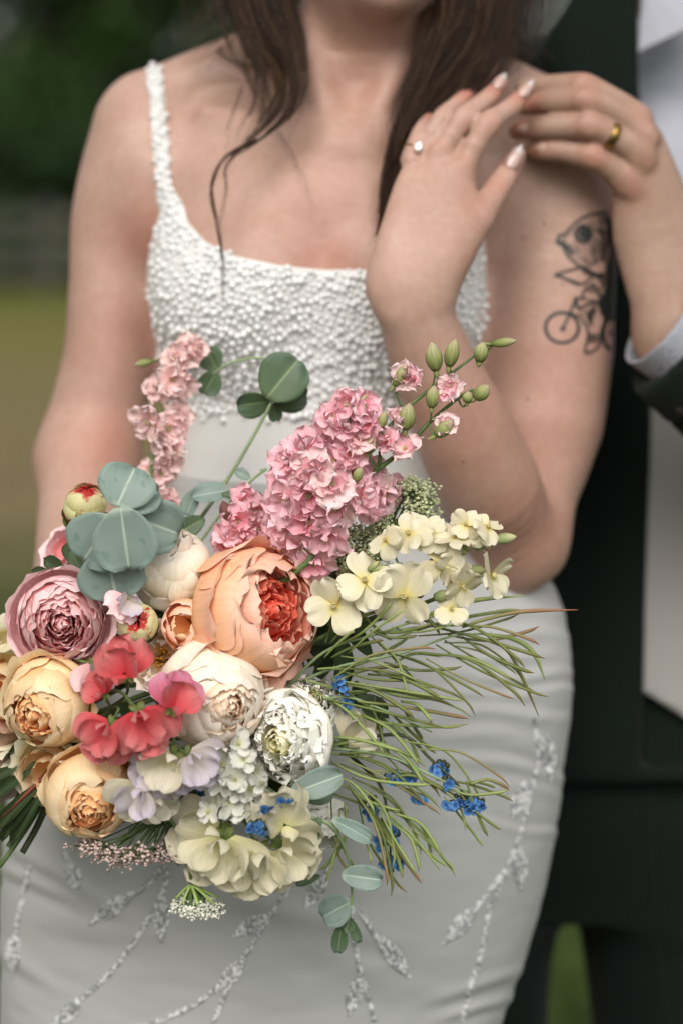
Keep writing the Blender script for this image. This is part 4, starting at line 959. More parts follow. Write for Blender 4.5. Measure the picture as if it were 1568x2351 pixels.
def cf_cut(u, v, X, Y, Z):
    along = (X - c_s.x) * ax_s.x + (Y - c_s.y) * ax_s.y + (Z - c_s.z) * ax_s.z
    rr = np.sqrt(np.maximum(0, (X - c_s.x) ** 2 + (Y - c_s.y) ** 2 + (Z - c_s.z) ** 2 - along ** 2))
    return np.maximum(np.maximum(-(along + 0.019), along - 0.05), np.maximum(rr - 0.0432, 0.0405 - rr))
V, Q = solid(axis_grid(0.20, 0.42, 0.002, []), axis_grid(-0.13, 0.02, 0.002, []), axis_grid(1.08, 1.30, 0.002, []), lambda f: f.f.fill(-1), cf_cut)
to_groom(obj('shirt_cuff', mesh_from('shirt_cuff', V, Q, SHIRT)))
for i, (u, v) in enumerate(((1524, 905), (1545, 922), (1562, 940))):
    mb = MB(); q = P(u, v, .05); l = q - CAMP; mb.add(*ellipsoid((0, 0, 0), (.0055, .0055, .002), basis(facing(-.5, -.5, .7)), 10, 5)); o = mb.build('cuff_button', BUTTON); o.location = P(u, v, 0.088); to_groom(o)
# trousers and shoes
tx = axis_grid(-0.06, 0.60, 0.006, []); ty = axis_grid(0.05, 0.42, 0.006, []); tz = axis_grid(0.02, 0.98, 0.006, [])
def tr_build(f):
    f.loft(grows([(1480, 1395, 490, -.25, .116), (1640, 1388, 530, -.25, .122), (1720, 1383, 540, -.25, .126), (1850, 1362, 500, -.25, .126), (2040, 1340, 430, -.25, .105)]), 0.02)
    f.loft(grows([(1850, 1130, 240, -.25, .108), (2100, 1090, 190, -.25, .10), (2400, 1080, 172, -.25, .092), (3000, 1090, 150, -.25, .08), (3950, 1080, 132, -.25, .075)]), 0.04)
    f.loft(grows([(1850, 1560, 240, -.25, .108), (2100, 1550, 218, -.25, .10), (2400, 1560, 196, -.25, .092), (3000, 1570, 160, -.25, .08), (3950, 1580, 140, -.25, .075)]), 0.04)
V, Q = solid(tx, ty, tz, tr_build); to_groom(obj('trousers', mesh_from('trousers', V, Q, SUIT)))
seam = [hit(BVHTree.FromPolygons([tuple(v) for v in V], Q.tolist()), u, v) for u, v in ((1487, 1660), (1490, 1750), (1494, 1900), (1500, 2050), (1510, 2180), (1522, 2280), (1532, 2351), (1540, 2450))]
seam = [l + n * 0.0006 for l, n in seam if l is not None]
if len(seam) > 3:
    mb = MB(); mb.add(*tube(spline(seam, 40), .0011, 5)); to_groom(mb.build('crease', simple_mat('crease_thread', (0.006, 0.009, 0.008, 1), 0.9)))
SHOE = simple_mat('shoe_leather', (0.02, 0.015, 0.012, 1), 0.3)
for u in (1080, 1580):
    f = Field(axis_grid(P(u, 0, -.25).x - .08, P(u, 0, -.25).x + .08, .005, []), axis_grid(0.0, .42, .005, []), axis_grid(-0.01, .16, .005, []))
    q = P(u, 0, -.25).x; f.cone(np.array((q, .08, .035)), np.array((q, .30, .045)), .032, .036, .02); f.cone(np.array((q, .27, .05)), np.array((q, .27, .11)), .038, .036, .02); f.f = np.maximum(f.f, 0.002 - f.zs[None, None, :])
    V, Q = f.mesh(); to_groom(obj('shoe', mesh_from('shoe', V, Q, SHOE)))
# his hair
f = Field(axis_grid(.08, .42, .005, []), axis_grid(.05, .40, .005, []), axis_grid(1.42, 1.82, .005, []))
f.ell(A(1500, -285, -0.24), (0.086, 0.108, 0.128), .01); f.f = np.maximum(f.f, np.minimum(P(0, -290, -.23).z - f.zs[None, None, :], 0.20 - f.ys[None, :, None])); f.f = np.maximum(f.f, P(0, -150, -.23).z - f.zs[None, None, :])
V, Q = f.mesh(); hm = mesh_from('hair', V, Q, HAIR); hm.uv_layers.new(name='UVMap'); to_groom(obj('hair', hm))
# ------------------------------------------------------------------ flowers: petal shapes
BIND = P(10, 1725, 0.235)        # where the stems are held
def grid_faces(nu, nv): return [(j * (nu + 1) + i, j * (nu + 1) + i + 1, (j + 1) * (nu + 1) + i + 1, (j + 1) * (nu + 1) + i) for j in range(nv) for i in range(nu)]
from mathutils import noise as mnoise
def shell_petal(mat, R=1, z0=-.8, z1=.4, hw=.7, close=.1, flare=.1, ruf=.03, notch=.05, seed=0, nu=10, nv=11, fold=0.0, lift=0.0):
    """a cupped petal on a round bloom's shell, unit radius, opening along +z, centred on +x"""
    r = random.Random(seed); p1, p2, p3 = (r.uniform(0, 6.3) for _ in range(3)); V = []; uv = []; q1 = r.uniform(-.10, .10)
    close = close * r.uniform(.92, 1.06); ruf = ruf * (.35 + .65 * R)
    for j in range(nv + 1):
        for i in range(nu + 1):
            s = i / nu * 2 - 1; t0 = j / nv
            wob = 0.034 * math.sin(s * 3.2 + p1) + 0.012 * math.sin(s * 8 + p2) + q1 * .7 * s
            t = t0 * (1 - .13 * abs(s) ** 3 * t0 - notch * math.exp(-(s / .22) ** 2) * t0 ** 3 + wob * t0 ** 2)
            b = min(t / .5, 1); rad = R * (0.12 + 0.88 * (1 - (1 - b) ** 2.2))
            if t > .45: rad *= 1 - close * ((t - .45) / .55) ** 1.8
            rad += flare * max(0, (t - .6) / .4) ** 2
            rad += ruf * t0 ** 2.5 * (math.sin(s * 6 + p3) + .6 * math.sin(s * 13 + p1)) + fold * s * t0
            rad += (lift + .03) * t0 ** 5 * (.5 + .5 * math.sin(s * 3 + p2)) + .02 * abs(s) ** 4 * t0
            w = hw * 1.22 * (0.45 + 0.55 * math.sin(min(1, t0 / .6) * math.pi / 2)) * (1 if t0 < .58 else math.sqrt(1 - .62 * ((t0 - .58) / .42) ** 3.2))
            zt = math.sin(min(1.05, t) * math.pi / 2) if close > .3 else max(t, 0) ** .9
            z = z0 + (z1 - z0) * zt - 0.30 * flare * max(0, (t - .75) / .25) ** 2
            x, y = rad * math.cos(s * w), rad * math.sin(s * w)
            nz = mnoise.noise(Vector((x * 2.2 + seed * 3.1, y * 2.2, z * 2.2))) * .035 * (.3 + t0)
            V.append((x * (1 + nz), y * (1 + nz), z + nz * .5)); uv.append((i / nu, t0))
    return mesh_from('petal', V, grid_faces(nu, nv), mat, True, uv)
def flat_petal(mat, L=1, W=.5, cup=.1, curl=.15, ruf=.02, notch=.05, seed=0, nu=6, nv=7, base=.18, shape=1.0, point=0.0, name='petal', vee=0.0, edge=0.0):
    """a spread petal: grows along +y from the origin"""
    r = random.Random(seed); p1, p2 = r.uniform(0, 6.3), r.uniform(0, 6.3); V = []; uv = []
    for j in range(nv + 1):
        t = j / nv
        for i in range(nu + 1):
            s = i / nu * 2 - 1
            w = W * (base + (1 - base) * math.sin(min(1, t ** shape / .62) * math.pi / 2)) * (1 if t < .62 else math.sqrt(max(0.0, 1 - ((t - .62) / .38) ** 2 * (.80 + .19 * point))))
            y = L * (t - notch * t ** 4 * math.exp(-(s / .3) ** 2) - point * .10 * abs(s) * t ** 3)
            w *= 1 + edge * (math.sin(t * 9 + p1 + (2 if s > 0 else 0)) + .6 * math.sin(t * 21 + p2))
            z = vee * abs(s) ** .8 * t ** .5 + cup * (s * s) * t + curl * t * t + ruf * t * t * (math.sin(s * 5 + p1) + .7 * math.sin(s * 9 + t * 4 + p2))
            V.append((w * s, y, z * L)); uv.append((i / nu, t))
    return mesh_from(name, V, grid_faces(nu, nv), mat, True, uv)
STEM = simple_mat('flower_stem', (0.10, 0.16, 0.05, 1), 0.5, 0.25, 60); STEMP = simple_mat('pale_stem', (0.22, 0.30, 0.15, 1), 0.5, 0.2, 60); STEMD = simple_mat('dark_stem', (0.045, 0.055, 0.025, 1), 0.6, 0.3, 60)
def stem_to(parent, pts, r0, r1, mat=STEM, n=16, name='stem', sides=6):
    """world-space points; the piece is parented to a thing that may be turned and scaled"""
    mb = MB(); mb.add(*tube(spline(pts, n), np.linspace(r0, r1, n), sides)); o = mb.build(name, mat)
    o.parent = parent; o.matrix_parent_inverse = parent.matrix_basis.inverted(); return o
def thing_at(name, u, v, d, Rpx, axis, roll, label, cat, group):
    o = empty(name, (0, 0, 0), label, cat, group); R = PX(Rpx, d)
    o.matrix_basis = Matrix.Translation(P(u, v, d)) @ basis(facing(*axis), roll) @ Matrix.Scale(R, 4); return o
G_B = 'flowers in the bridal bouquet'
def bloom(name, label, u, v, d, Rpx, axis, roll, layers, seed, cat='flower', stem=True, squash=1.0):
    t = thing_at(name, u, v, d, Rpx, axis, roll, label, cat, G_B); r = random.Random(seed)
    if squash != 1.0: t.matrix_basis = t.matrix_basis @ Matrix.Diagonal((1, squash, 1, 1))
    az = r.uniform(0, 6.3); vary = .10
    for li, L in enumerate(layers):
        L = dict(L); n = L.pop('n'); mat = L.pop('mat'); tilt = L.pop('tilt', .05); az0 = L.pop('az', None)
        vs = [shell_petal(mat, seed=seed * 100 + li * 10 + k, **L) for k in range(3)]
        az += 2.4
        for k in range(n):
            a = (az if az0 is None else az0) + 2 * math.pi * k / n + r.uniform(-.2, .2); sc = r.uniform(.93, 1.05)
            M = Matrix.Rotation(a, 4, 'Z') @ Matrix.Rotation(r.gauss(0, tilt), 4, 'Y') @ Matrix.Diagonal((sc, sc, r.uniform(.88, 1.10), 1))
            o = obj('petal', vs[(k + li) % 3], t); o.matrix_basis = M
    if stem:
        c = t.matrix_basis @ Vector((0, 0, -.75)); q = t.matrix_basis @ Vector((0, 0, -1.5))
        stem_to(t, [c, q.lerp(BIND, .15), BIND], .0022, .002)
    return t
pm = petal_mat
def sm(*a, **k): return petal_mat(*a, **dict(dict(g=1.6, cap=.95, lift=.16), **k))
PINK_O = sm('pink_rose_outer', [(0, 'EA9CA0'), (.4, 'F2BCC0'), (1, 'F6D0D4')], lift=.26); PINK_I = sm('pink_rose_inner', [(0, 'DE5058'), (.3, 'E67C80'), (.65, 'F2A8AA'), (1, 'F6CACC')], lift=.20)
CREAM = sm('cream_peony', [(0, 'D8D2A4'), (.5, 'E4DEC4'), (1, 'ECE6D8')], spot=('B04038', 2.2, .76)); CREAM2 = sm('cream_peony_warm', [(0, 'E6BC8C'), (.4, 'E8D6BA'), (1, 'EEE5D8')])
CREAM_IN = sm('cream_peony_heart', [(0, 'E09A58'), (.55, 'E8BE92'), (1, 'ECDAC4')])
PEACH_O = sm('peach_outer', [(0, 'F2B250'), (.3, 'F2B478'), (.7, 'F2BC98'), (1, 'F4C8B4')], spot=('D89A80', 9, .80), lift=.05); PEACH_M = sm('peach_middle', [(0, 'DC6844'), (.5, 'EC9C7A'), (1, 'F0C6B2')], lift=.06); CORAL_IN = sm('coral_heart', [(0, 'B41C10'), (.5, 'D03824'), (.9, 'DE6A50'), (1, 'E89A82')], lift=.03)
YEL_O = sm('apricot_outer', [(0, 'EAB868'), (.5, 'F0D09A'), (1, 'F0DCB6')], lift=.08); YEL_M = sm('apricot_middle', [(0, 'E49C48'), (.55, 'EEBE80'), (1, 'F0D0A4')], lift=.08); YEL_I = sm('apricot_heart', [(0, 'D2701E'), (.5, 'E29A50'), (1, 'EEBE84')], lift=.08)
PALE_Y = sm('pale_yellow', [(0, 'D6C98C'), (.5, 'DDD6AE'), (1, 'E0DAC0')]); WHITE = sm('white_ranunculus', [(0, 'D2D2AE'), (.3, 'E4E4D6'), (1, 'ECECE6')], .12); WHITE_IN = sm('ranunculus_heart', [(0, '9CA04A'), (.6, 'CFCC9C'), (1, 'DCDAC4')])
BUDM = pm('peony_bud', [(0, '8E1E1A'), (.36, 'A8302A'), (.46, 'CFCB92'), (.76, 'D9D6A6'), (.86, 'B83A34'), (1, '981E1A')], .12, amp=.62); SEPAL = pm('sepal_green', [(0, '5E7040'), (.6, '6E7E48'), (1, '7C6840')], .1)
def L(n, mat, R, z0, z1, hw, close=.1, flare=0., ruf=.03, **k): return dict(n=n, mat=mat, R=R, z0=z0, z1=z1, hw=hw, close=close, flare=flare, ruf=ruf, **k)

def heart(mat, R0, n, za, zb, close, ruf=.035):
    """nested folded petals filling a bloom's cup, rising a little to the middle"""
    return [L(5 if i < n - 2 else 4, mat, R0 * (1 - i / n) + .05 * (i / n), -.6, za + (zb - za) * i / (n - 1), .78 if i < n - 2 else .95, close, 0, ruf, tilt=.06) for i in range(n)] + [L(3, mat, .15, -.6, zb + .02, 1.25, .93, 0, .01)]
# pink garden rose
bloom('garden_rose', 'pale pink garden rose with a tightly swirled deep pink heart', 140, 1425, .300, 112, (.18, .02, .97), .4, [
    L(5, PINK_O, 1.0, -.8, .12, .85, .06, .16, .03), L(5, PINK_O, .94, -.8, .30, .85, .14, .03), L(5, PINK_O, .85, -.7, .42, .8, .22)] + heart(PINK_I, .76, 8, .47, .68, .28), 1)
# cream peonies
globe = lambda O, M, I, c=.62: [L(3, O, 1.0, -.95, .10, .95, c * .15, .08, .04, lift=.05, tilt=.12), L(4, O, .98, -.95, .45, .9, c * .7, 0, .02, lift=.04), L(5, O, .95, -.95, .64, .85, c * .85, 0, .025, lift=.04), L(5, O, .90, -.9, .76, .85, c * .95, 0, .03, lift=.04), L(5, M, .80, -.8, .82, .8, c * .9, 0, .03, lift=.03)] + heart(M, .70, 3, .88, .94, c * .85) + heart(I, .52, 5, .95, 1.02, c * .75)
bloom('peony', 'closed cream peony with reddish base tucked under the round eucalyptus leaves', 395, 1305, .272, 96, (.15, .86, .48), .9, globe(CREAM, CREAM, CREAM2, .74), 2)
bloom('peony', 'large round cream peony opening to a warm apricot heart', 492, 1598, .318, 120, (.42, -.02, .90), .3, globe(CREAM2, CREAM2, CREAM_IN, .58), 3)
# the peach peony with a coral heart
t = bloom('peony', 'large peach peony with a deep coral red heart', 596, 1405, .298, 152, (.66, .24, .70), .2, [
    L(4, PEACH_O, 1.0, -.95, .20, 1.0, .12, .08, .04, az=2.6, lift=.06, tilt=.12), L(5, PEACH_O, .96, -.9, .46, .9, .32, 0, .02, lift=.05), L(5, PEACH_O, .88, -.8, .54, .85, .34, 0, .03, lift=.04), L(6, PEACH_M, .74, -.7, .52, .70, .34, .02, .06, tilt=.08), L(6, PEACH_M, .64, -.6, .46, .65, .26, .03, .07, tilt=.1)] + heart(CORAL_IN, .56, 6, .40, .48, .24, .05), 4)
for az, fl, tl in ((-.95, .55, .25), (-.35, .35, .12), (-1.5, .30, .10)):
    o = obj('petal', shell_petal(PEACH_O, 1.02, -.9, .12, .62, .05, fl, .05, seed=int(az * 100) + 900), t); o.matrix_basis = Matrix.Rotation(az - .2, 4, 'Z') @ Matrix.Rotation(tl, 4, 'Y')
# curled peach bloom beside it
bloom('peony', 'small half open peach bloom with one curled petal beside the large peach peony', 432, 1437, .300, 60, (-.35, .25, .90), 1.2, [L(3, PEACH_O, 1.0, -.9, .65, .95, .45, .10, .03), L(3, PEACH_O, .85, -.8, .6, .9, .5, .0, .03), L(4, YEL_M, .6, -.7, .5, .8, .5)], 5)
# apricot roses
cup = lambda: [L(3, YEL_O, 1.0, -.9, .04, .95, .0, .20, .05, lift=.05, tilt=.16), L(4, YEL_O, .97, -.9, .40, .9, .30, .02, .03, lift=.05), L(5, YEL_O, .93, -.9, .56, .85, .42, 0, .03, lift=.04), L(5, YEL_M, .86, -.8, .62, .80, .46, 0, .03, lift=.03)] + heart(YEL_M, .70, 2, .63, .69, .36) + heart(YEL_I, .57, 6, .70, .80, .38)
bloom('garden_rose', 'apricot garden rose with cupped petals below the pink rose', 108, 1615, .312, 104, (-.36, -.22, .90), .5, cup(), 6)
t = bloom('garden_rose', 'apricot yellow garden rose drooping lowest in the bouquet with an orange heart', 208, 1822, .332, 108, (.10, -.34, .93), 1.5, cup(), 7)
for az, fl, tl in ((2.6, .25, .12), (3.6, .20, .20)):
    pass
# pale yellow bloom at the side
bloom('garden_rose', 'wide open pale yellow bloom behind the apricot roses', 8, 1600, .262, 150, (-.45, .0, .9), .2, [L(5, PALE_Y, 1.0, -.7, .05, .8, 0, .35, .05), L(5, PALE_Y, .8, -.6, .25, .8, .1, .1, .05), L(5, YEL_O, .55, -.5, .3, .8, .2), L(5, YEL_M, .35, -.5, .25, .8, .2)], 8)
bloom('garden_rose', 'loose pale yellow bloom spilling petals between the two apricot roses', 118, 1782, .298, 92, (-.35, -.35, .86), 2.0, [L(5, PALE_Y, 1.0, -.7, .1, .8, 0, .25, .06), L(4, YEL_O, .8, -.6, .25, .9, .1, .1, .05), L(5, YEL_M, .5, -.5, .2, .8)], 9)
bloom('garden_rose', 'small blush bloom half hidden behind the eucalyptus and pink rose', 150, 1262, .25, 58, (-.5, .5, .7), 0, [L(5, PINK_O, 1.0, -.7, .1, .8, 0, .2, .05), L(5, PINK_O, .75, -.6, .3, .8, .1), L(5, PINK_I, .5, -.5, .3, .8)], 33)
# filler between E and the peach peony: cream ruffle with golden stamens
STAM = simple_mat('stamen_gold', (0.52, 0.27, 0.04, 1), 0.7, 0.3, 80)
def stamens(parent, R, n, seed):
    r = random.Random(seed); mb = MB()
    for i in range(n):
        a, q = r.uniform(0, 6.3), R * math.sqrt(r.random()); x, y = q * math.cos(a), q * math.sin(a); h = r.uniform(.1, .3)
        mb.add(*tube([(x * .5, y * .5, -.4), (x, y, h)], [.02, .016], 4)); mb.add(*ellipsoid((x, y, h), (.035, .035, .05), None, 5, 4))
    return tag(mb.build('stamen', STAM, parent), kind='stuff')
t = bloom('peony', 'ruffled cream bloom with golden stamens showing behind the coral sweet peas', 372, 1512, .292, 72, (-.1, .2, .95), .3, [L(5, CREAM2, 1.0, -.6, .1, .8, 0, .2, .10), L(6, CREAM2, .8, -.5, .3, .65, .1, .05, .14, tilt=.2), L(6, CREAM2, .58, -.5, .3, .6, .1, 0, .14, tilt=.25)], 10); stamens(t, .4, 50, 1)
t = bloom('peony', 'small cream bloom with a ring of golden stamens under the coral sweet peas', 305, 1768, .335, 62, (.1, .0, .98), .3, [L(5, CREAM2, 1.0, -.5, .0, .75, 0, .25, .10), L(5, CREAM2, .8, -.5, .15, .7, .1, .1, .12)], 11); stamens(t, .5, 60, 2)
# white ranunculus
ran = lambda: [L(5, WHITE, 1.0 - i * .098, -.7, -.05 + .092 * i, .86, .20 + .02 * i, .04, .10, tilt=.10, nu=11, nv=9) for i in range(7)] + [L(5, WHITE_IN, .29, -.6, .56, .8, .35, 0, .04, nu=7, nv=7), L(5, WHITE_IN, .19, -.6, .57, .9, .4, 0, .03, nu=7, nv=7), L(4, WHITE_IN, .1, -.6, .57, 1.0, .4, 0, .02, nu=7, nv=7)]
bloom('ranunculus', 'large white ranunculus with many ruffled petals and a greenish eye', 652, 1698, .325, 104, (-.36, .06, .93), .2, ran(), 12, squash=1.08)
bloom('ranunculus', 'smaller white ranunculus seen from the side behind the large one', 712, 1612, .292, 74, (.25, .55, .80), .9, ran(), 13)
bloom('ranunculus', 'pale greenish white ruffled bloom hanging behind the dark eucalyptus leaf', 735, 1905, .285, 78, (.35, -.5, .80), .5, ran()[:7], 14)
# peony buds
def bud(label, u, v, d, Rpx, axis, roll, seed):
    t = bloom('peony_bud', label, u, v, d, Rpx, axis, roll, [L(4, BUDM, .82, -1.0, .98, 1.0, .93, 0, .01), L(4, BUDM, .86, -1.0, .80, .8, .80, 0, .015), L(3, BUDM, .88, -1.0, .45, .7, .45, 0, .02)], seed, 'bud')
    sp_ = shell_petal(SEPAL, .90, -1.02, -.2, .5, .0, .03, .02, 0, seed)
    for k in range(4): o = obj('sepal', sp_, t); o.matrix_basis = Matrix.Rotation(k * 1.57 + seed, 4, 'Z')
    return t
bud('upright yellow green peony bud streaked with red above the eucalyptus leaves', 197, 1168, .268, 56, (.12, .93, .34), .5, 15)
bud('round green peony bud edged dark red between pink rose and peach bloom', 318, 1432, .306, 52, (.10, .35, .93), .8, 16)

# sweet peas
CORAL = pm('coral_sweet_pea', [(0, 'C83C46'), (.45, 'DE646A'), (1, 'EA9494')], .28, vein=.09); ROSEP = pm('rose_sweet_pea', [(0, 'DC6078'), (.6, 'E486A4'), (1, 'EAA6BE')], .28, vein=.09); LAV = pm('lavender_sweet_pea', [(0, 'D8D0C4'), (.5, 'D2CACC'), (1, 'C2BACC')], .25, vein=.08); IVORY = pm('ivory_sweet_pea', [(0, 'D6D2A2'), (.4, 'DCD6BE'), (1, 'E0DCCC')], .25, vein=.08)
LEMON = pm('lemon_sweet_pea', [(0, 'D0CE98'), (.4, 'E2DDBA'), (1, 'E8E4CE')], .25, vein=.08)
def sweet_pea(label, u, v, d, Rpx, axis, roll, mat, seed, mat2=None):
    t = thing_at('sweet_pea', u, v, d, Rpx * 1.15, axis, roll, label, 'flower', G_B); m2 = mat2 or mat; r = random.Random(seed)
    for s in (-1, 1):      # standard, in two lobes
        o = obj('petal', flat_petal(mat, 1.0, .66, .08, -.16, .13, .12, seed + s, 9, 9, .35), t); o.matrix_basis = Matrix.Rotation(s * -.52 + r.uniform(-.1, .1), 4, 'Z') @ Matrix.Rotation(.25, 4, 'X') @ Matrix.Rotation(s * .25, 4, 'Y')
    for s in (-1, 1):      # wings
        o = obj('petal', flat_petal(m2, .76, .46, .16, .10, .12, .06, seed + 5 + s, 8, 8, .3), t); o.matrix_basis = Matrix.Translation((s * .05, -.02, .12)) @ Matrix.Rotation(s * -.75 + r.uniform(-.15, .15), 4, 'Z') @ Matrix.Rotation(.48, 4, 'X') @ Matrix.Rotation(s * -.28, 4, 'Y')
    o = obj('petal', flat_petal(m2, .5, .22, .6, .3, .0, 0, seed + 9, 6, 6, .3), t); o.matrix_basis = Matrix.Translation((0, -.05, .12)) @ Matrix.Rotation(3.0, 4, 'Z') @ Matrix.Rotation(.7, 4, 'X')
    sp_ = flat_petal(SEPAL, .3, .08, .1, .1, 0, 0, seed, 3, 4, .6, 1, 1, 'sepal')
    for k in range(5): o = obj('sepal', sp_, t); o.matrix_basis = Matrix.Translation((0, -.05, -.06)) @ Matrix.Rotation(k * 1.257, 4, 'Z') @ Matrix.Rotation(-.3, 4, 'X')
    stem_to(t, [t.matrix_basis @ Vector((0, -.1, -.1)), (t.matrix_basis @ Vector((0, -.5, -1.2))).lerp(BIND, .2), BIND], .0011, .001)
    return t
sweet_pea('coral sweet pea standing upright beside the green peony bud', 290, 1545, .352, 74, (-.3, .2, .9), .15, CORAL, 40)
sweet_pea('coral sweet pea hanging low beside the apricot rose', 252, 1668, .366, 76, (-.35, -.1, .93), 2.6, CORAL, 41)
sweet_pea('deep coral sweet pea facing forward in the middle of its cluster', 322, 1640, .374, 86, (.15, -.15, .97), 3.5, CORAL, 42)
sweet_pea('pinker coral sweet pea overlapping the large cream peony', 398, 1622, .372, 70, (.45, .3, .84), -.35, ROSEP, 43, CORAL)
sweet_pea('coral sweet pea tucked behind its cluster against the pink rose', 238, 1592, .345, 50, (-.5, .3, .8), .8, CORAL, 44)
sweet_pea('lavender white sweet pea under the coral cluster', 392, 1738, .362, 88, (-.1, -.1, .98), 2.2, LAV, 45, IVORY)
sweet_pea('pale lavender sweet pea with a broad standard beside the white ranunculus', 436, 1736, .358, 74, (.4, -.1, .9), 3.8, LAV, 46)
sweet_pea('ivory sweet pea next to the orange hearted rose', 322, 1808, .362, 74, (-.1, -.35, .93), 2.7, IVORY, 47, LAV)
sweet_pea('ivory sweet pea folded beside the green umbel stalks', 352, 1832, .352, 58, (.5, -.3, .8), 4.2, IVORY, 48)
sweet_pea('lemon white sweet pea hanging under the white blossom cluster', 520, 1930, .352, 96, (-.2, -.25, .95), 3.3, LEMON, 49)
sweet_pea('lemon white sweet pea with ruffled edge at the bottom of the bouquet', 592, 1958, .348, 96, (.1, -.3, .95), 2.9, LEMON, 50)
sweet_pea('broad lemon white sweet pea with a rounded standard spread toward the skirt', 500, 1915, .345, 104, (-.4, .1, .9), 1.9, LEMON, 55)
sweet_pea('lemon white sweet pea hanging beside the trailing eucalyptus', 648, 1945, .342, 84, (.35, -.2, .9), 4.1, LEMON, 56)
sweet_pea('lemon white sweet pea raised beside the blue blossoms', 650, 1890, .352, 78, (.35, .0, .93), .3, LEMON, 51)
sweet_pea('white sweet pea lying among the thin green pods', 800, 1700, .290, 66, (.5, .2, .85), -1.0, IVORY, 52)
sweet_pea('blush sweet pea petal curling between pink rose and coral cluster', 215, 1530, .320, 62, (.7, .0, .7), 2.9, PINK_O, 53, LAV)
sweet_pea('blush white sweet pea over the green peony bud', 292, 1378, .318, 48, (.5, .1, .85), 2.4, PINK_O, 54, LAV)
# ------------------------------------------------------------------ delphiniums, stocks, eucalyptus, pods, small blossoms
DEL = sm('delphinium_pink', [(0, 'E69CAA'), (.3, 'F0B8C4'), (1, 'F4CCD6')], .22, lift=.06); DEL2 = sm('delphinium_salmon', [(0, 'EEB4AE'), (.4, 'F6CCC8'), (1, 'F8DCDA')], .22); DELP = sm('delphinium_pale', [(0, 'C9B07C'), (.3, 'E2BEBC'), (1, 'E8CCD0')], .22)
DELD = sm('delphinium_deep', [(0, 'DC7C8E'), (.4, 'E89CAC'), (1, 'F0BECA')], .22, lift=.04); EYE = simple_mat('flower_eye', (0.50, 0.44, 0.24, 1), .6, .3, 3); BUDG = pm('delphinium_bud', [(0, '7E8C4C'), (.5, 'A4AC6E'), (1, 'C8BE9C')], .25, vein=.2)
FL = {}
def floret_parts(key, mat, mat2):
    FL[key] = ([flat_petal(mat, 1.0, .46, .12, -.10, .12, -.10, 200 + k, 7, 7, .28, 1, .9) for k in range(4)], [flat_petal(mat2, .72, .28, .25, .20, .14, -.06, 220 + k, 6, 6, .4, 1, .8) for k in range(4)])
for k_, a_, b_ in (('pink', DEL, DEL), ('deep', DEL, DELD), ('pale', DELP, DEL), ('salmon', DEL2, DELP)): floret_parts(k_, a_, b_)
eye_mb = MB()
for i in range(7):
    a = i * .9; eye_mb.add(*ellipsoid((.07 * math.cos(a) * (i > 0), .07 * math.sin(a) * (i > 0), .14 + .03 * (i % 2)), (.05, .05, .09), None, 5, 4))
eye_me = eye_mb.mesh('eye', EYE)
def floret(parent, u, v, d, Rpx, axis, key, seed, inner=6, tilt=.10):
    Rpx = Rpx * 1.2
    r = random.Random(seed); o_, i_ = FL[key]
    f = obj('floret', eye_me, parent); f.matrix_basis = Matrix.Translation(P(u, v, d) - parent.location) @ basis(facing(*axis), r.uniform(0, 6.3)) @ Matrix.Scale(PX(Rpx, d), 4)
    for k in range(5):
        o = obj('petal', o_[k % 4], f); o.matrix_basis = Matrix.Rotation(k * 1.257 + r.uniform(-.15, .15), 4, 'Z') @ Matrix.Rotation(tilt + r.gauss(0, .18), 4, 'X') @ Matrix.Scale(r.uniform(.88, 1.1), 4)
    for k in range(inner):
        o = obj('petal', i_[k % 4], f); o.matrix_basis = Matrix.Rotation(k * 6.283 / inner + r.uniform(-.3, .3), 4, 'Z') @ Matrix.Rotation(.45 + r.gauss(0, .28), 4, 'X') @ Matrix.Rotation(r.gauss(0, .28), 4, 'Y') @ Matrix.Scale(r.uniform(.7, 1.2), 4)
    return f
def budshape(parent, u0, v0, u1, v1, d, w, mat, name='bud', seed=0, spur=True):
    """a pointed bud from its base to its tip"""
    a, b = P(u0, v0, d), P(u1, v1, d); L_ = (b - a).length; mb = MB(); n = 10
    path = [a + (b - a) * (i / n) for i in range(n + 1)]; W = PX(w, d)
    mb.add(*tube(path, [max(.0002, W * (math.sin(math.pi * min(1, .12 + .88 * i / n)) ** .7)) for i in range(n + 1)], 8))
    if spur:
        s = Vector((rnd.uniform(-.3, .3), 0, .3)); mb.add(*tube([a, a - (b - a) * .25 + s * L_ * .15, a - (b - a) * .45 + s * L_ * .5], [W * .4, W * .3, W * .08], 5))
    o = mb.build(name, mat); o.parent = parent; o.matrix_parent_inverse = parent.matrix_basis.inverted(); return o
t = empty('delphinium', P(690, 1300, .285), 'pink double delphinium spike leaning out with green buds at its tip', 'flower', G_B)
SP = [(655, 1330), (705, 1250), (790, 1140), (870, 1075), (930, 1030), (985, 970), (1050, 915), (1085, 895)]
stem_to(t, [BIND] + [P(a, b, .292) for a, b in SP], .0026, .0010, STEM, 40)
stem_to(t, [P(930, 940, .30), P(985, 895, .30), P(1045, 850, .298), P(1090, 815, .295), P(1130, 785, .292)], .0014, .0008, STEM, 14)
stem_to(t, [P(870, 1075, .292), P(880, 1000, .298), P(930, 940, .30)], .0016, .0012, STEM, 10)
DF = [(660, 1060, 50), (700, 1030, 48), (742, 1010, 46), (668, 1105, 52), (715, 1080, 54), (765, 1060, 48), (805, 1040, 44), (660, 1150, 54), (712, 1135, 56), (762, 1112, 54), (800, 1095, 50), (845, 1085, 42), (655, 1205, 54), (712, 1195, 58), (772, 1165, 54), (830, 1140, 46), (690, 1255, 52), (750, 1235, 54), (722, 1290, 48), (880, 1135, 44), (850, 1160, 42), (905, 1120, 34)]
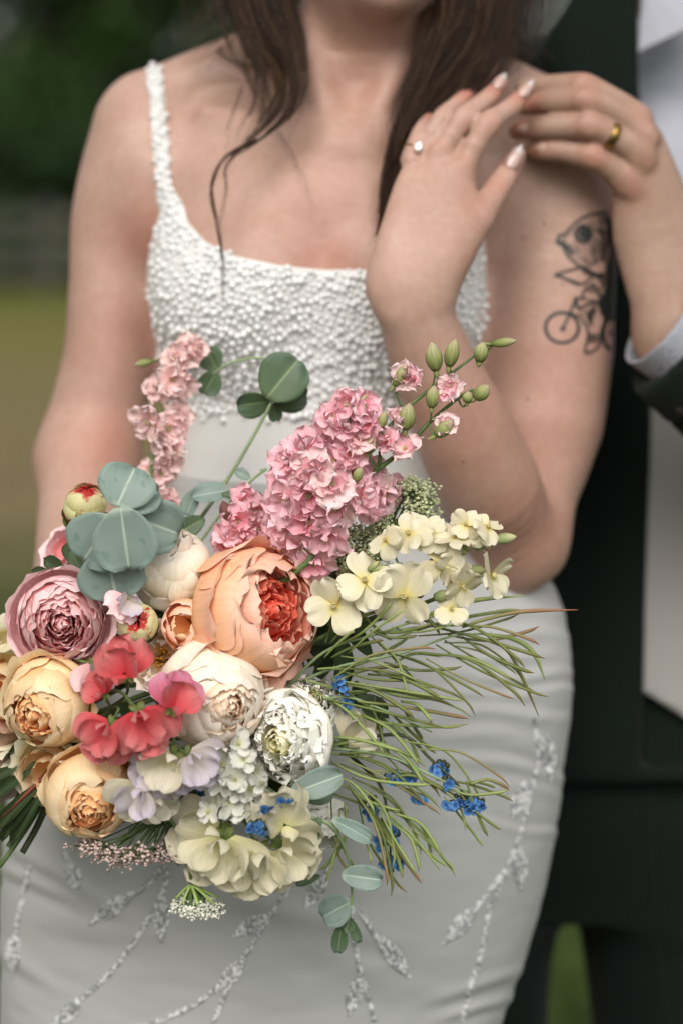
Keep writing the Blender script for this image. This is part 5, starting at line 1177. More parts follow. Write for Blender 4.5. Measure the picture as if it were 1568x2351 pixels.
for i, (u, v, R_) in enumerate(DF):
    dx, dy = (u - 745) / 130, -(v - 1140) / 170
    floret(t, u, v, .305 - .022 * (dx * dx + dy * dy) + rnd.uniform(-.006, .006), R_, (dx * .7 + rnd.uniform(-.25, .25), dy * .7 + rnd.uniform(-.25, .25), .8), ('pink', 'pink', 'pink', 'deep', 'pale')[i % 5], 300 + i)
for i, (u, v, R_, k) in enumerate(((765, 955, 40, 'pink'), (800, 930, 42, 'deep'), (835, 935, 40, 'deep'), (790, 975, 38, 'pink'), (845, 970, 38, 'deep'), (830, 1010, 40, 'pale'), (930, 1030, 36, 'pale'), (890, 1010, 32, 'deep'), (930, 860, 34, 'pale'), (955, 865, 26, 'deep'), (1035, 885, 30, 'pale'), (1015, 905, 24, 'deep'), (910, 965, 30, 'pale'), (1025, 975, 28, 'pale'))):
    floret(t, u, v, .302, R_, (rnd.uniform(-.5, .5), rnd.uniform(0, .7), .7), k, 400 + i, 6, .35)
for i, (u0, v0, u1, v1, w) in enumerate(((1000, 850, 990, 785, 20), (1030, 840, 1045, 778, 17), (1100, 830, 1108, 785, 17), (1130, 790, 1185, 782, 11), (1090, 915, 1122, 885, 18), (1072, 925, 1074, 898, 13), (990, 935, 996, 885, 16), (930, 985, 940, 925, 20), (1000, 1000, 1040, 965, 17), (845, 1040, 860, 1000, 14), (800, 960, 842, 905, 10), (905, 885, 935, 835, 13), (715, 1130, 730, 1085, 15), (815, 1105, 830, 1070, 12), (870, 985, 885, 945, 12))):
    budshape(t, u0, v0, u1, v1, .304, w, BUDG, seed=i)
    q = P(u0, v0, .303); j = min(SP + [(985, 895), (1045, 850), (1090, 815), (930, 940)], key=lambda p: (p[0] - u0) ** 2 + (p[1] - v0 - 20) ** 2)
    stem_to(t, [P(j[0], j[1], .296), (P(j[0], j[1], .296) + q) / 2 + Vector((0, 0, -.004)), q], .0008, .0007, STEM, 8)
t = empty('delphinium', P(360, 1190, .2), 'salmon pink delphinium spike standing apart against the bride\'s arm and bodice', 'flower', G_B)
stem_to(t, [BIND, P(330, 1300, .22), P(348, 1160, .205), P(350, 1050, .20), P(385, 920, .195), P(425, 800, .19), P(430, 775, .19)], .0022, .0008, STEM, 30)
for i, (u, v, R_) in enumerate(((430, 808, 40), (405, 825, 34), (452, 800, 26), (395, 872, 40), (365, 890, 36), (420, 885, 34), (345, 968, 44), (385, 985, 42), (410, 955, 34), (375, 1030, 36), (400, 1020, 30), (370, 1085, 40), (340, 1080, 24), (395, 1065, 26), (365, 1155, 40), (395, 1150, 28), (335, 1150, 26))):
    floret(t, u, v, .2 + rnd.uniform(-.006, .01), R_, (rnd.uniform(-.6, .6), rnd.uniform(-.3, .3), .8), 'salmon', 500 + i, 5, .2)
budshape(t, 350, 830, 308, 838, .2, 9, BUDG); stem_to(t, [P(415, 825, .195), P(380, 826, .197), P(350, 830, .2)], .0008, .0007, STEMP, 8)
t = empty('delphinium', P(560, 1250, .26), 'short pink delphinium cluster between cream peony and main pink spike', 'flower', G_B)
stem_to(t, [BIND, P(480, 1330, .25), P(560, 1220, .262)], .002, .001, STEM, 16)
for i, (u, v, R_) in enumerate(((560, 1150, 38), (592, 1172, 38), (545, 1195, 40), (595, 1212, 40), (560, 1232, 38), (522, 1222, 34), (610, 1180, 30), (620, 1245, 34), (515, 1250, 28))):
    floret(t, u, v, .268 + rnd.uniform(-.005, .008), R_, (rnd.uniform(-.5, .5), rnd.uniform(-.3, .5), .8), ('deep', 'pink')[i % 2], 600 + i)
budshape(t, 525, 1195, 512, 1150, .27, 15, pm('dark_bud', [(0, '5A4038'), (1, '7A4A44')], .1))

def dm(*a, **k): return petal_mat(*a, **dict(dict(g=1.3, cap=.80), **k))
# stocks: four broad petals round a green yellow eye
STK = dm('stock_cream', [(0, 'D4C058'), (.15, 'E0D698'), (.35, 'E6DFBE'), (1, 'EAE5CE')], .22); stk = [flat_petal(STK, 1.0, .52, -.06, -.04 + .04 * k, .07, .06, 240 + k, 8, 8, .13) for k in range(5)]; STKB = pm('stock_bud', [(0, '7C8C5C'), (.5, '98A270'), (1, 'DAD4A4')], .2)
def stock(label, stem, flowers, buds):
    t = empty('stock_flower', P(*stem[0]), label, 'flower', G_B)
    stem_to(t, [BIND] + [P(*q) for q in stem], .0018, .0009, STEM, 26)
    for i, (u, v, R_, ax, ro) in enumerate(flowers):
        f = obj('floret', eye_me, t); f.matrix_basis = Matrix.Translation(P(u, v, .312) - t.location) @ basis(facing(*ax), ro) @ Matrix.Scale(PX(R_, .31), 4); r = random.Random(i + u)
        for k in range(4): o = obj('petal', stk[(k + i) % 5], f); o.matrix_basis = Matrix.Rotation(k * 1.571 + r.uniform(-.22, .22), 4, 'Z') @ Matrix.Rotation(.05 + r.gauss(0, .35), 4, 'X') @ Matrix.Rotation(r.gauss(0, .4), 4, 'Y') @ Matrix.Scale(r.uniform(.9, 1.1), 4)
        j = min(stem, key=lambda p: (p[0] - u) ** 2 + (p[1] - v) ** 2); bk = P(u, v, .312) - facing(*ax).normalized() * .006
        stem_to(t, [P(*j), (P(*j) + bk) / 2 + Vector((0, 0, .002)), bk], .0007, .0011, STEMP, 8)
    for (u0, v0, u1, v1, w) in buds: budshape(t, u0, v0, u1, v1, .308, w, STKB, spur=False)
stock('spray of cream stock with yellow eyes and pale buds reaching toward the bride\'s elbow', [(900, 1400, .29), (960, 1320, .295), (1010, 1270, .30), (1070, 1250, .302), (1120, 1240, .302), (1150, 1238, .302)],
      [(940, 1225, 56, (-.4, .5, .75), .3), (985, 1222, 50, (.1, .7, .7), 1.0), (1050, 1232, 58, (-.1, .80, .55), .4), (1068, 1205, 44, (0, .5, .8), .9), (1118, 1210, 48, (.4, .5, .75), .2), (1010, 1292, 60, (-.2, .1, .95), .6), (1040, 1300, 48, (.3, -.3, .9), 1.1)],
      [(1135, 1240, 1185, 1232, 13), (1105, 1232, 1125, 1260, 12), (1075, 1225, 1085, 1250, 12), (1060, 1262, 1085, 1250, 11), (1090, 1262, 1110, 1240, 12), (1075, 1250, 1060, 1236, 10), (1050, 1270, 1075, 1262, 10)])
stock('short cream stock stem with one flower turned sideways below the spray', [(930, 1400, .29), (1000, 1370, .295), (1060, 1345, .30), (1095, 1318, .30)],
      [(1126, 1322, 60, (.85, .10, .50), .5), (1062, 1346, 46, (.2, -.1, .95), .2), (1035, 1398, 46, (.1, .3, .9), .7)], [(1075, 1308, 1115, 1310, 13), (995, 1372, 1045, 1362, 14)])
stock('low spray of large cream stock flowers above the green pods', [(700, 1480, .29), (800, 1400, .295), (880, 1350, .30), (930, 1340, .30)],
      [(838, 1332, 68, (-.1, .35, .93), .25), (928, 1368, 78, (-.15, .1, .97), .75), (768, 1390, 68, (-.2, .1, .97), .5), (885, 1240, 44, (-.3, .4, .8), .4)], [(845, 1310, 870, 1288, 8), (855, 1312, 885, 1300, 8)])

# eucalyptus
EUC = pm('eucalyptus_leaf', [(0, '96A398'), (.15, '778A82'), (.6, '80928B'), (1, '74877F')], .14, .5, .025, spot=('6A7E76', 4.5, .60), rib='9AA89C'); EUCD = pm('eucalyptus_dark', [(0, '56694C'), (.5, '4E6448'), (1, '5C7060')], .15, .4, .05, rib='76865F')
def euc(label, stem, leaves, mat=EUC, r0=.0016):
    t = empty('eucalyptus_sprig', P(*stem[0]), label, 'foliage', 'eucalyptus in the bridal bouquet')
    stem_to(t, [P(*q) for q in stem], r0, .0009, STEMP, 26)
    for i, (u, v, d, Lp, Wp, ang, ax, m_) in enumerate(leaves):
        me = flat_petal(m_ or mat, 1.0, Wp / Lp / 2 * 1.0, .04, -.07, .022, .02, 700 + i + u, 10, 12, .22, .8, .25, 'leaf', .10, .018)
        o = obj('leaf', me, t)
        z = facing(*ax).normalized(); y = facing(math.cos(math.radians(ang)), math.sin(math.radians(ang)), 0); y = (y - z * y.dot(z)).normalized(); x = y.cross(z)
        o.matrix_basis = Matrix.Translation(P(u, v, d) - t.location) @ Matrix((x, y, z)).transposed().to_4x4() @ Matrix.Scale(PX(Lp, d), 4)
        md = o.modifiers.new('thickness', 'SOLIDIFY'); md.thickness = .003
    return t
euc('eucalyptus sprig with big round grey green leaves over the cream peony', [(60, 1640, .25), (170, 1400, .285), (262, 1230, .325), (270, 1160, .325)],
    [(268, 1165, .325, 105, 138, 68, (.05, .35, .93), None), (275, 1158, .322, 100, 84, 20, (.2, .3, .9), None), (278, 1165, .333, 150, 152, -83, (0, -.05, 1), None), (290, 1180, .318, 140, 130, -22, (.3, .0, .95), None), (262, 1190, .324, 128, 150, -128, (-.2, .0, .95), None), (245, 1258, .318, 124, 158, -80, (0, -.1, .97), None), (165, 1265, .29, 50, 34, -60, (-.3, .1, .9), EUCD)])
euc('thin upright eucalyptus sprig with dark round leaves before the bodice', [(300, 1440, .24), (445, 1215, .232), (530, 1090, .225), (600, 970, .22), (628, 915, .22), (640, 890, .215)],
    [(612, 915, .222, 118, 120, 52, (-.1, .2, .95), EUCD), (628, 912, .215, 82, 84, -5, (.2, -.4, .8), EUCD), (620, 922, .21, 78, 66, 190, (0, -.3, .9), EUCD), (628, 925, .212, 46, 34, -80, (.1, -.2, .9), EUCD)], EUCD, .0018)
euc('eucalyptus stalk with two narrow leaves beside the pink delphinium', [(640, 830, .19), (580, 822, .19), (520, 838, .19), (488, 860, .19)],
    [(500, 850, .19, 60, 60, 120, (-.2, .2, .9), EUCD), (498, 852, .19, 62, 56, -118, (0, 0, 1), EUCD)], EUCD, .0012)
euc('small curled grey eucalyptus leaves at the foot of the upright sprig', [(400, 1330, .25), (500, 1190, .25), (560, 1120, .25), (600, 1085, .25), (612, 1078, .25), (598, 1080, .25)],
    [(532, 1125, .245, 95, 52, 196, (.1, .6, .75), EUC), (510, 1135, .25, 82, 30, -8, (0, .5, .8), EUCD), (452, 1125, .243, 64, 46, -112, (-.4, .2, .85), EUC), (575, 1098, .25, 38, 26, 150, (0, .3, .9), EUC), (470, 1190, .245, 90, 52, -150, (.1, .2, .95), EUCD)], EUC, .0012)
euc('trailing eucalyptus sprig with sparse grey green leaves hanging over the skirt', [(600, 1800, .30), (700, 1870, .325), (760, 1895, .325), (795, 1955, .315), (806, 2020, .305), (806, 2080, .30), (790, 2150, .295)],
    [(668, 1822, .335, 128, 66, 20, (-.1, .25, .95), None), (735, 1878, .33, 140, 50, -118, (-.2, .1, .9), EUCD), (762, 1880, .325, 108, 40, -28, (.2, .3, .9), None), (784, 2008, .312, 96, 58, -8, (.1, .3, .95), None), (806, 2070, .30, 80, 72, -150, (-.2, .1, .95), None), (800, 2105, .295, 66, 24, -68, (.3, .1, .9), EUCD), (785, 2120, .295, 70, 38, -98, (0, 0, 1), EUCD), (790, 2112, .295, 34, 26, -60, (0, .2, .9), EUCD), (735, 2010, .29, 60, 20, 200, (0, .2, .9), EUCD)], EUC, .0014)
euc('single grey green eucalyptus leaf half hidden by white blooms', [(500, 1720, .29), (690, 1820, .32)], [(700, 1835, .318, 70, 40, 10, (.3, .2, .9), EUCD)])

# thin curving seed pods
PODM = [pm('pod_green', [(0, '7C8C50'), (.6, '8A9A5E'), (1, '909A62')], .1), pm('pod_olive', [(0, '5C6A3A'), (.6, '6C7644'), (1, '7A6C44')], .1), pm('pod_russet', [(0, '7E8A50'), (.5, '86805A'), (1, '96604A')], .1)]
def pod_sprig(label, stem, pods):
    t = empty('seed_pod_sprig', P(*stem[0]), label, 'foliage', 'thin seed pod sprigs in the bouquet')
    stem_to(t, [P(*q) for q in stem], .0012, .0007, STEMP, 24)
    for i, p in enumerate(pods):
        pts = [P(*q) for q in p[0]]; n = 16; w = p[1]; mb = MB()
        mb.add(*tube(spline(pts, n), [PX(w, .3) * (.30 + .70 * math.sin(math.pi * min(1, .12 + .62 * k / (n - 1)))) * (1 if k < n - 4 else (n - k) / 4.6) for k in range(n)], 6)); o = mb.build('pod', PODM[p[2]]); o.parent = t; o.matrix_parent_inverse = t.matrix_basis.inverted()
def rand_pods(base, tips, seed, d0=.300):
    """pods leave a point along the stem and bend to their tips"""
    r = random.Random(seed); out = []
    tips = tips + [(u0 + r.uniform(-50, 30), v0 + r.uniform(-25, 25), u1 + r.uniform(-90, 8), v1 + r.uniform(-45, 45)) for (u0, v0, u1, v1) in tips]
    for k, (u0, v0, u1, v1) in enumerate(tips):
        L_ = math.hypot(u1 - u0, v1 - v0); nx, ny = -(v1 - v0) / L_, (u1 - u0) / L_; b = r.uniform(-.16, .14) * L_ - .03 * L_
        d1 = d0 + r.uniform(-.02, .02)
        out.append(([(u0, v0, d0), ((u0 * .6 + u1 * .4) + nx * b, (v0 * .6 + v1 * .4) + ny * b, (d0 + d1) / 2), (u1 * .85 + u0 * .15 + nx * b * .5, v1 * .85 + v0 * .15 + ny * b * .5, d1), (u1, v1, d1)], r.uniform(2.6, 4.6), r.choice((0, 0, 0, 1, 1, 2))))
    return out
pod_sprig('sprig of thin green pods whose longest tip reaches past the gown to the dark suit', [(640, 1600, .28), (740, 1500, .295), (850, 1460, .30), (960, 1440, .30), (1080, 1435, .30)],
    [([(1060, 1440, .30), (1120, 1420, .30), (1200, 1404, .30), (1326, 1400, .30)], 5.0, 2), ([(930, 1430, .30), (990, 1410, .30), (1080, 1380, .30), (1206, 1367, .30)], 5.4, 0)] +
    rand_pods(None, [(900, 1440, 1045, 1428), (860, 1450, 985, 1432), (800, 1500, 930, 1400), (1000, 1440, 1250, 1512), (1060, 1436, 1238, 1480), (960, 1460, 1190, 1410), (780, 1480, 900, 1380), (760, 1510, 880, 1470), (820, 1390, 900, 1470), (870, 1380, 1010, 1460)], 1))
pod_sprig('sprig of thin green pods fanning over the hip folds of the skirt', [(650, 1580, .28), (780, 1530, .295), (920, 1500, .30), (1040, 1460, .303), (1130, 1455, .303)],
    [([(1110, 1455, .303), (1180, 1468, .303), (1225, 1500, .303), (1250, 1560, .303)], 6.0, 0), ([(1090, 1460, .303), (1160, 1490, .303), (1200, 1560, .303), (1236, 1645, .303)], 4.6, 1)] +
    rand_pods(None, [(1000, 1480, 1258, 1600), (960, 1500, 1205, 1622), (1020, 1470, 1230, 1590), (900, 1500, 1110, 1600), (880, 1520, 1060, 1530), (830, 1530, 1000, 1580), (1060, 1462, 1225, 1545), (760, 1560, 1000, 1490), (780, 1540, 960, 1560), (850, 1460, 950, 1560)], 2))
pod_sprig('sprig of thin olive pods spreading across the middle of the skirt', [(660, 1640, .28), (780, 1600, .29), (880, 1630, .295), (990, 1680, .295)],
    rand_pods(None, [(720, 1590, 1075, 1662), (780, 1590, 1040, 1620), (820, 1610, 1075, 1650), (860, 1600, 900, 1740), (900, 1640, 1000, 1730), (840, 1570, 1030, 1600), (760, 1560, 1070, 1610), (920, 1610, 990, 1660), (700, 1560, 930, 1700), (830, 1640, 960, 1760)], 3, .295))
pod_sprig('sprig of thin pods with russet tips lying above the blue blossoms', [(660, 1730, .29), (780, 1720, .30), (900, 1740, .302), (1010, 1790, .302), (1080, 1820, .30)],
    rand_pods(None, [(750, 1715, 975, 1760), (780, 1730, 1010, 1830), (800, 1745, 1010, 1870), (960, 1720, 1170, 1808), (1000, 1790, 1178, 1840), (900, 1720, 970, 1800), (1050, 1815, 1150, 1905), (1020, 1830, 1110, 1945), (860, 1770, 1060, 1840), (760, 1750, 990, 1800), (1080, 1800, 1168, 1815)], 4, .302))
pod_sprig('sprig of thin pods drooping down toward the bottom of the bouquet', [(650, 1760, .285), (760, 1790, .298), (850, 1840, .30), (920, 1900, .30)],
    rand_pods(None, [(800, 1790, 900, 1995), (860, 1840, 1045, 2012), (880, 1860, 1010, 2000), (820, 1830, 935, 2050), (900, 1880, 1030, 1990), (780, 1860, 745, 2030), (760, 1820, 920, 1980), (840, 1800, 960, 1930), (900, 1890, 960, 2000), (800, 1900, 850, 1985), (940, 1900, 1042, 1998), (790, 1800, 920, 1860)], 5, .30))

# blue forget-me-nots
BLUE = pm('forget_me_not', [(0, '35508E'), (.4, '4A7CBC'), (1, '6A9CD0')], .3); mb = MB()
for k in range(5):
    me = flat_petal(BLUE, 1, .52, .1, .05, .03, .03, 800 + k, 4, 4, .25); V_ = np.array([v.co for v in me.vertices]); a = k * 1.257; c_, s_ = math.cos(a), math.sin(a)
    mb.add(np.column_stack([V_[:, 0] * c_ - V_[:, 1] * s_, V_[:, 0] * s_ + V_[:, 1] * c_, V_[:, 2]]), [tuple(p.vertices) for p in me.polygons], [d.uv for d in me.uv_layers[0].data][:0] or np.column_stack([np.zeros(len(V_)), V_[:, 1]]))
blue_me = mb.mesh('blossom', BLUE)
def forget(label, stem, centers, seed):
    t = empty('forget_me_not', P(*stem[0]), label, 'flower', G_B); r = random.Random(seed); stem_to(t, [P(*q) for q in stem], .0014, .0007, STEMD, 20)
    for (cu, cv, cd, n, ru, rv) in centers:
        for i in range(int(n * 1.7)):
            a, q = r.uniform(0, 6.3), math.sqrt(r.random()); u, v = cu + ru * q * math.cos(a), cv + rv * q * math.sin(a); d = cd + .008 * (1 - q) + r.uniform(-.003, .003)
            o = obj('blossom', blue_me, t); o.matrix_basis = Matrix.Translation(P(u, v, d) - t.location) @ basis(facing(r.gauss(0, .5), r.gauss(-.2, .5), .8), r.uniform(0, 6)) @ Matrix.Scale(PX(r.uniform(9, 12.5), d), 4)
        mb = MB()
        for i in range(n + 4):
            a, q = r.uniform(0, 6.3), math.sqrt(r.random()) * 1.05; b = P(cu + ru * q * math.cos(a), cv - rv * .4 + rv * q * math.sin(a), cd - .004)
            mb.add(*tube([P(cu, cv - rv * 1.8, cd - .008), (P(cu, cv - rv * 1.4, cd - .006) + b) / 2, b], [.0005, .0005, .0012], 5)); mb.add(*ellipsoid(b, (.0018, .0018, .0024), None, 6, 4))
        o = mb.build('calyx', STEMD); o.parent = t; o.matrix_parent_inverse = t.matrix_basis.inverted()
forget('forget-me-not sprig with a full blue cluster drooping over the skirt', [(840, 1690, .28), (930, 1690, .29), (985, 1740, .297), (1040, 1790, .30), (1062, 1820, .30)], [(1065, 1850, .302, 18, 44, 17), (1025, 1800, .302, 4, 14, 10), (1010, 1765, .298, 4, 18, 12)], 1)
forget('forget-me-not sprig with two small blue heads among the pods', [(760, 1700, .28), (840, 1740, .29), (920, 1775, .295)], [(918, 1788, .297, 7, 34, 11), (962, 1838, .292, 4, 15, 8)], 2)
forget('forget-me-not sprig hanging straight down with dark stem and blue tip', [(800, 1730, .27), (870, 1800, .28), (890, 1880, .285), (896, 1960, .285)], [(896, 1986, .288, 10, 26, 14), (875, 1925, .286, 6, 20, 26), (850, 1860, .283, 6, 18, 22), (905, 1920, .283, 4, 12, 18)], 3)
forget('forget-me-not sprig in the shade below the lavender sweet peas', [(330, 1760, .28), (400, 1810, .30), (440, 1840, .305)], [(445, 1852, .318, 12, 36, 26), (470, 1820, .312, 5, 18, 12)], 4)
forget('forget-me-not sprig between white blossoms and lemon sweet peas', [(470, 1760, .29), (560, 1840, .32), (610, 1870, .35)], [(592, 1902, .366, 6, 20, 12), (655, 1842, .356, 5, 18, 12), (615, 1862, .36, 3, 14, 10)], 5)
forget('forget-me-not sprig peeking out beside the small ranunculus', [(650, 1640, .27), (720, 1600, .28), (775, 1580, .29)], [(782, 1578, .295, 5, 16, 20), (795, 1620, .285, 3, 12, 16)], 6)

# white blossom clusters
WB = pm('white_blossom', [(0, 'C6CC9C'), (.35, 'DEDED2'), (1, 'E8E8E4')], .22); wb = [flat_petal(WB, 1, .40, .2, .10, .06, .05, 260 + k, 6, 6, .25) for k in range(4)]
t = empty('white_blossom_spray', P(540, 1760, .33), 'spray of small white blossoms beside the large ranunculus', 'flower', G_B); stem_to(t, [BIND, P(400, 1790, .30), P(540, 1790, .335)], .0018, .001, STEM, 16)
r = random.Random(5)
for i, (u, v, R_) in enumerate(((520, 1720, 38), (548, 1708, 34), (510, 1755, 40), (560, 1745, 36), (585, 1770, 36), (540, 1790, 42), (512, 1798, 36), (575, 1815, 40), (495, 1845, 40), (530, 1840, 44), (560, 1862, 42), (605, 1838, 34), (545, 1812, 36), (600, 1800, 30), (480, 1862, 32))):
    f = obj('floret', eye_me, t); f.matrix_basis = Matrix.Translation(P(u, v, .348 + r.uniform(-.006, .01)) - t.location) @ basis(facing(r.gauss(-.1, .4), r.gauss(0, .4), .8), r.uniform(0, 6)) @ Matrix.Scale(PX(R_, .35), 4)
    for k in range(5): o = obj('petal', wb[k % 4], f); o.matrix_basis = Matrix.Rotation(k * 1.257 + r.uniform(-.2, .2), 4, 'Z') @ Matrix.Rotation(.35 + r.gauss(0, .3), 4, 'X') @ Matrix.Scale(r.uniform(.85, 1.1), 4)

# umbels (lace flowers)
LACE = simple_mat('lace_floret', (0.62, 0.66, 0.40, 1), .7, .25, 30); LACEP = simple_mat('lace_floret_pink', (0.52, 0.40, 0.37, 1), .7, .4, 30); LACEW = simple_mat('lace_floret_white', (0.66, 0.66, 0.58, 1), .7, .15, 30); GREEN = simple_mat('lace_stalk', (0.07, 0.12, 0.03, 1), .6, .3, 30)
BRACT = simple_mat('lace_bract', (0.26, 0.36, 0.10, 1), .6, .2, 30)
def umbel(label, base, hub, tips, mat, seed, n=16, fr=.0011, spread=.004, stem_r=.0014):
    t = empty('lace_flower', P(*hub), label, 'flower', G_B); r = random.Random(seed); stem_to(t, [P(*q) for q in base] + [P(*hub)], stem_r, stem_r * .8, GREEN, 16)
    rays = MB(); fl = MB(); h = P(*hub); ov, of = ellipsoid((0, 0, 0), (1, 1, .7), None, 5, 3)
    for (u, v, d) in tips:
        e = P(u, v, d); m = (h + e) / 2 + Vector((0, 0, -.003)) + Vector((r.gauss(0, .0015),) * 3); rays.add(*tube(spline([h, m, e], 6), .00045, 4))
        for i in range(n):
            p = e + Vector((r.gauss(0, spread), r.gauss(0, spread), r.gauss(0, spread * .6))); rays.add(*tube([e.lerp(h, .12), p], .00025, 3, False))
            for q in range(3): s = fr * r.uniform(.7, 1.3); fl.add(ov * s + np.array(p + Vector((r.gauss(0, fr), r.gauss(0, fr), r.gauss(0, fr)))), of)
    o = tag(rays.build('ray', GREEN), kind='stuff'); o.parent = t; o.matrix_parent_inverse = t.matrix_basis.inverted(); o = tag(fl.build('floret_head', mat), kind='stuff'); o.parent = t; o.matrix_parent_inverse = t.matrix_basis.inverted()
r = random.Random(9)
umbel('lace flower seen from below with dusky pink florets along the bouquet\'s lower edge', [(200, 1760, .27), (330, 1820, .31)], (385, 1850, .325), [(190 + i * 12.5 + r.uniform(-8, 8), 1950 + 22 * math.sin(i * .15) + r.uniform(-14, 12), .34 + r.uniform(-.02, .01)) for i in range(20)], LACEP, 1, 16, .0012, .0042)
umbel('small green and white lace flower hanging below the bouquet on a bent stalk', [(340, 1840, .33), (398, 1890, .345), (430, 1960, .345)], (440, 2030, .345), [(455 + 52 * math.cos(a) * q, 2086 + 16 * math.sin(a) * q - 18 * (1 - q), .345 + .014 * math.sin(a) * q) for a, q in ((i * 2.4, math.sqrt((i + .5) / 34)) for i in range(34))], LACEW, 2, 9, .0010, .0026)
fern_t = bpy.data.objects[[o.name for o in col.objects if o.name.startswith('lace_flower')][-1]]
for i in range(26):
    a_ = i * .78; stem_to(fern_t, [P(440, 2030, .345), P(446 + 26 * math.cos(a_), 2046 + 6 * math.sin(a_), .345 + .006 * math.sin(a_)), P(452 + 50 * math.cos(a_), 2064 + 14 * math.sin(a_), .345 + .012 * math.sin(a_))], .0011, .0005, BRACT, 6, 'bract', 4)
umbel('pale green lace flower standing behind the main pink delphinium', [(600, 1500, .26), (780, 1330, .265)], (860, 1270, .265), [(r.uniform(860, 985), r.uniform(1110, 1210), .262 + r.uniform(-.015, .015)) for i in range(24)] + [(r.uniform(800, 900), r.uniform(1210, 1310), .268) for i in range(16)], LACE, 3, 18, .0013, .0042)
umbel('green lace flower showing between the cream stock and the peach peony', [(600, 1500, .255), (740, 1380, .262)], (800, 1320, .262), [(r.uniform(770, 860), r.uniform(1230, 1330), .265) for i in range(14)], LACE, 4, 14, .0012, .004)
# fine dark greenery under the blooms
def fern(label, hub, tips, mat, seed, w=3.2):
    t = empty('greenery_sprig', P(*hub), label, 'foliage', 'greenery filling the bouquet'); r = random.Random(seed)
    stem_to(t, [BIND, (BIND + P(*hub)) / 2 + Vector((0, 0, -.005)), P(*hub)], .0018, .0012, STEMD, 12)
    for i, (u, v, d) in enumerate(tips):
        mb = MB(); h = P(*hub); e = P(u, v, d); m = (h + e) / 2 + Vector((r.gauss(0, .004), r.gauss(0, .004), r.gauss(0, .004))); mb.add(*tube(spline([h, m, e], 8), np.linspace(.0009, .0004, 8), 5)); o = mb.build('blade', mat); o.parent = t; o.matrix_parent_inverse = t.matrix_basis.inverted()
r = random.Random(12)
fern('dark feathery greenery radiating below the ivory sweet peas', (390, 1835, .315), [(250 + i * 8 + r.uniform(-6, 6), r.uniform(1905, 1965), .33 + r.uniform(-.02, .01)) for i in range(30)], GREEN, 1)
DARK = pm('dark_leaf', [(0, '3A4A2C'), (.5, '33442A'), (1, '3E4C2E')], .15, .5)
def leaf_fill(label, hub, leaves):
    t = empty('leafy_sprig', P(*hub), label, 'foliage', 'greenery filling the bouquet'); stem_to(t, [BIND, (BIND + P(*hub)) / 2, P(*hub)], .0018, .0012, STEMD, 10); r = random.Random(hub[0])
    for i, (u, v, d, Lp, Wp, ang) in enumerate(leaves):
        o = obj('leaf', flat_petal(DARK, 1, Wp / Lp / 2, .1, -.1, .02, 0, 900 + i, 6, 8, .2, .9, .9, 'leaf'), t); z = facing(r.gauss(0, .3), r.gauss(.2, .3), 1).normalized(); y = facing(math.cos(math.radians(ang)), math.sin(math.radians(ang)), 0); y = (y - z * y.dot(z)).normalized()
        o.matrix_basis = Matrix.Translation(P(u, v, d) - t.location) @ Matrix((y.cross(z), y, z)).transposed().to_4x4() @ Matrix.Scale(PX(Lp, d), 4)
r = random.Random(21)
mk = lambda u0, u1, v0, v1, d, n, s=1: [(r.uniform(u0, u1), r.uniform(v0, v1), d + r.uniform(-.012, .012), r.uniform(80, 130) * s, r.uniform(34, 56) * s, r.uniform(0, 360)) for _ in range(n)]
leaf_fill('dark green leaves deep between the pink rose and the cream peonies', (300, 1450, .255), mk(180, 520, 1350, 1560, .262, 22))
leaf_fill('dark green leaves deep below the white ranunculus', (520, 1720, .27), mk(430, 740, 1640, 1850, .275, 26))
leaf_fill('dark green leaves behind the coral sweet peas and apricot roses', (230, 1700, .265), mk(90, 420, 1560, 1800, .275, 24))
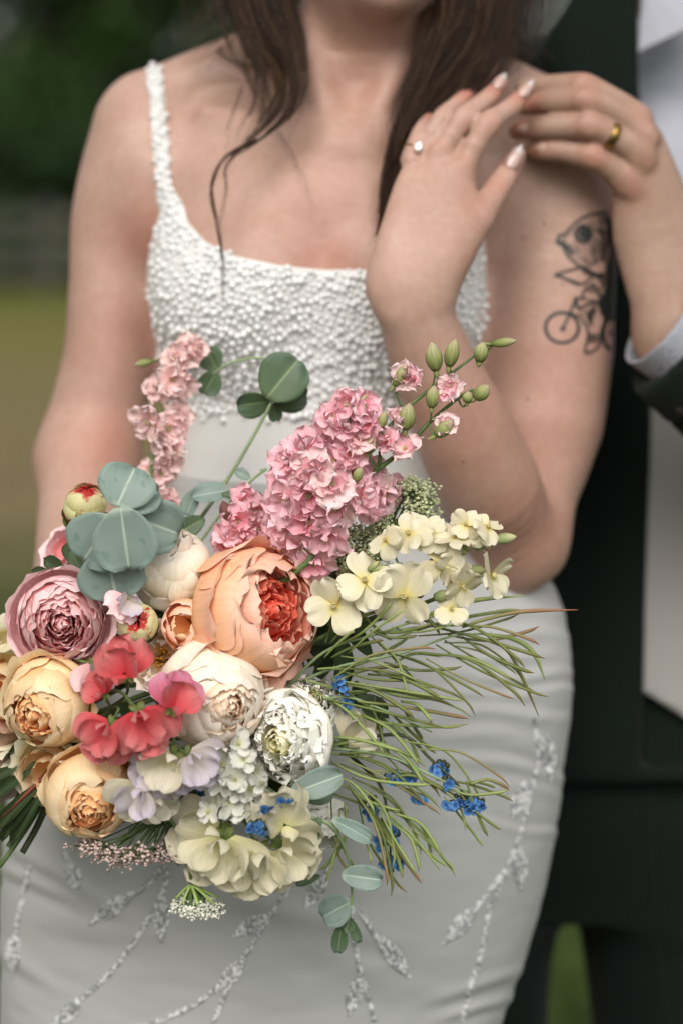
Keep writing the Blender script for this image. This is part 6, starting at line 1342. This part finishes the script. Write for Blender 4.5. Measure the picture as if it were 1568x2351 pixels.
leaf_fill('dark green leaves behind the pods beside the peach peony', (740, 1520, .26), mk(680, 860, 1430, 1640, .268, 16))
leaf_fill('dark green leaves under the delphinium and stock flowers', (720, 1340, .255), mk(560, 860, 1270, 1420, .258, 14))
leaf_fill('small dark leaves peeping out beside the pink rose', (140, 1310, .26), [(150, 1310, .275, 60, 34, 150), (170, 1295, .275, 60, 34, 110), (120, 1320, .27, 50, 26, 170)])
# stems below the hand
t = empty('bouquet_stems', BIND, 'bundle of cut green stems leaving the bouquet beside the bride\'s hand', 'stems')
REDST = simple_mat('red_stem', (0.20, 0.05, 0.03, 1), .5, .3, 40)
for i, (u0, v0, u1, v1, d, w, m_) in enumerate(((110, 1755, -60, 1960, .275, 7, STEM), (95, 1790, -40, 1905, .29, 6, REDST), (100, 1810, 20, 1945, .285, 9, STEM), (118, 1830, 52, 1958, .28, 9, STEMD), (80, 1770, -80, 1850, .28, 9, STEMP), (70, 1760, -70, 1820, .285, 8, STEM), (60, 1800, -30, 1960, .275, 8, STEMD), (125, 1800, 0, 1990, .27, 7, STEM), (40, 1770, -90, 1880, .28, 8, STEMD))):
    o = stem_to(t, [P(u0 + 40, v0 - 50, d - .01), P(u0, v0, d), P((u0 + u1) / 2, (v0 + v1) / 2 + 6, d), P(u1, v1, d + .005)], PX(w, d), PX(w * .8, d), m_, 12)
for i, (u, v, L_, W_, a) in enumerate(((70, 1770, 150, 30, 215), (90, 1800, 150, 34, 228), (40, 1760, 120, 30, 205), (100, 1820, 140, 28, 240), (80, 1830, 130, 24, 235))):
    me = flat_petal(DARK, 1, W_ / L_ / 2, .2, -.1, .02, 0, 950 + i, 5, 8, .3, .9, .9, 'leaf'); o = obj('leaf', me, t); z = facing(-.2, .3, .9).normalized(); y = facing(math.cos(math.radians(a)), math.sin(math.radians(a)), 0); y = (y - z * y.dot(z)).normalized()
    o.matrix_basis = Matrix.Translation(P(u, v, .29) - t.location) @ Matrix((y.cross(z), y, z)).transposed().to_4x4() @ Matrix.Scale(PX(L_, .29), 4)
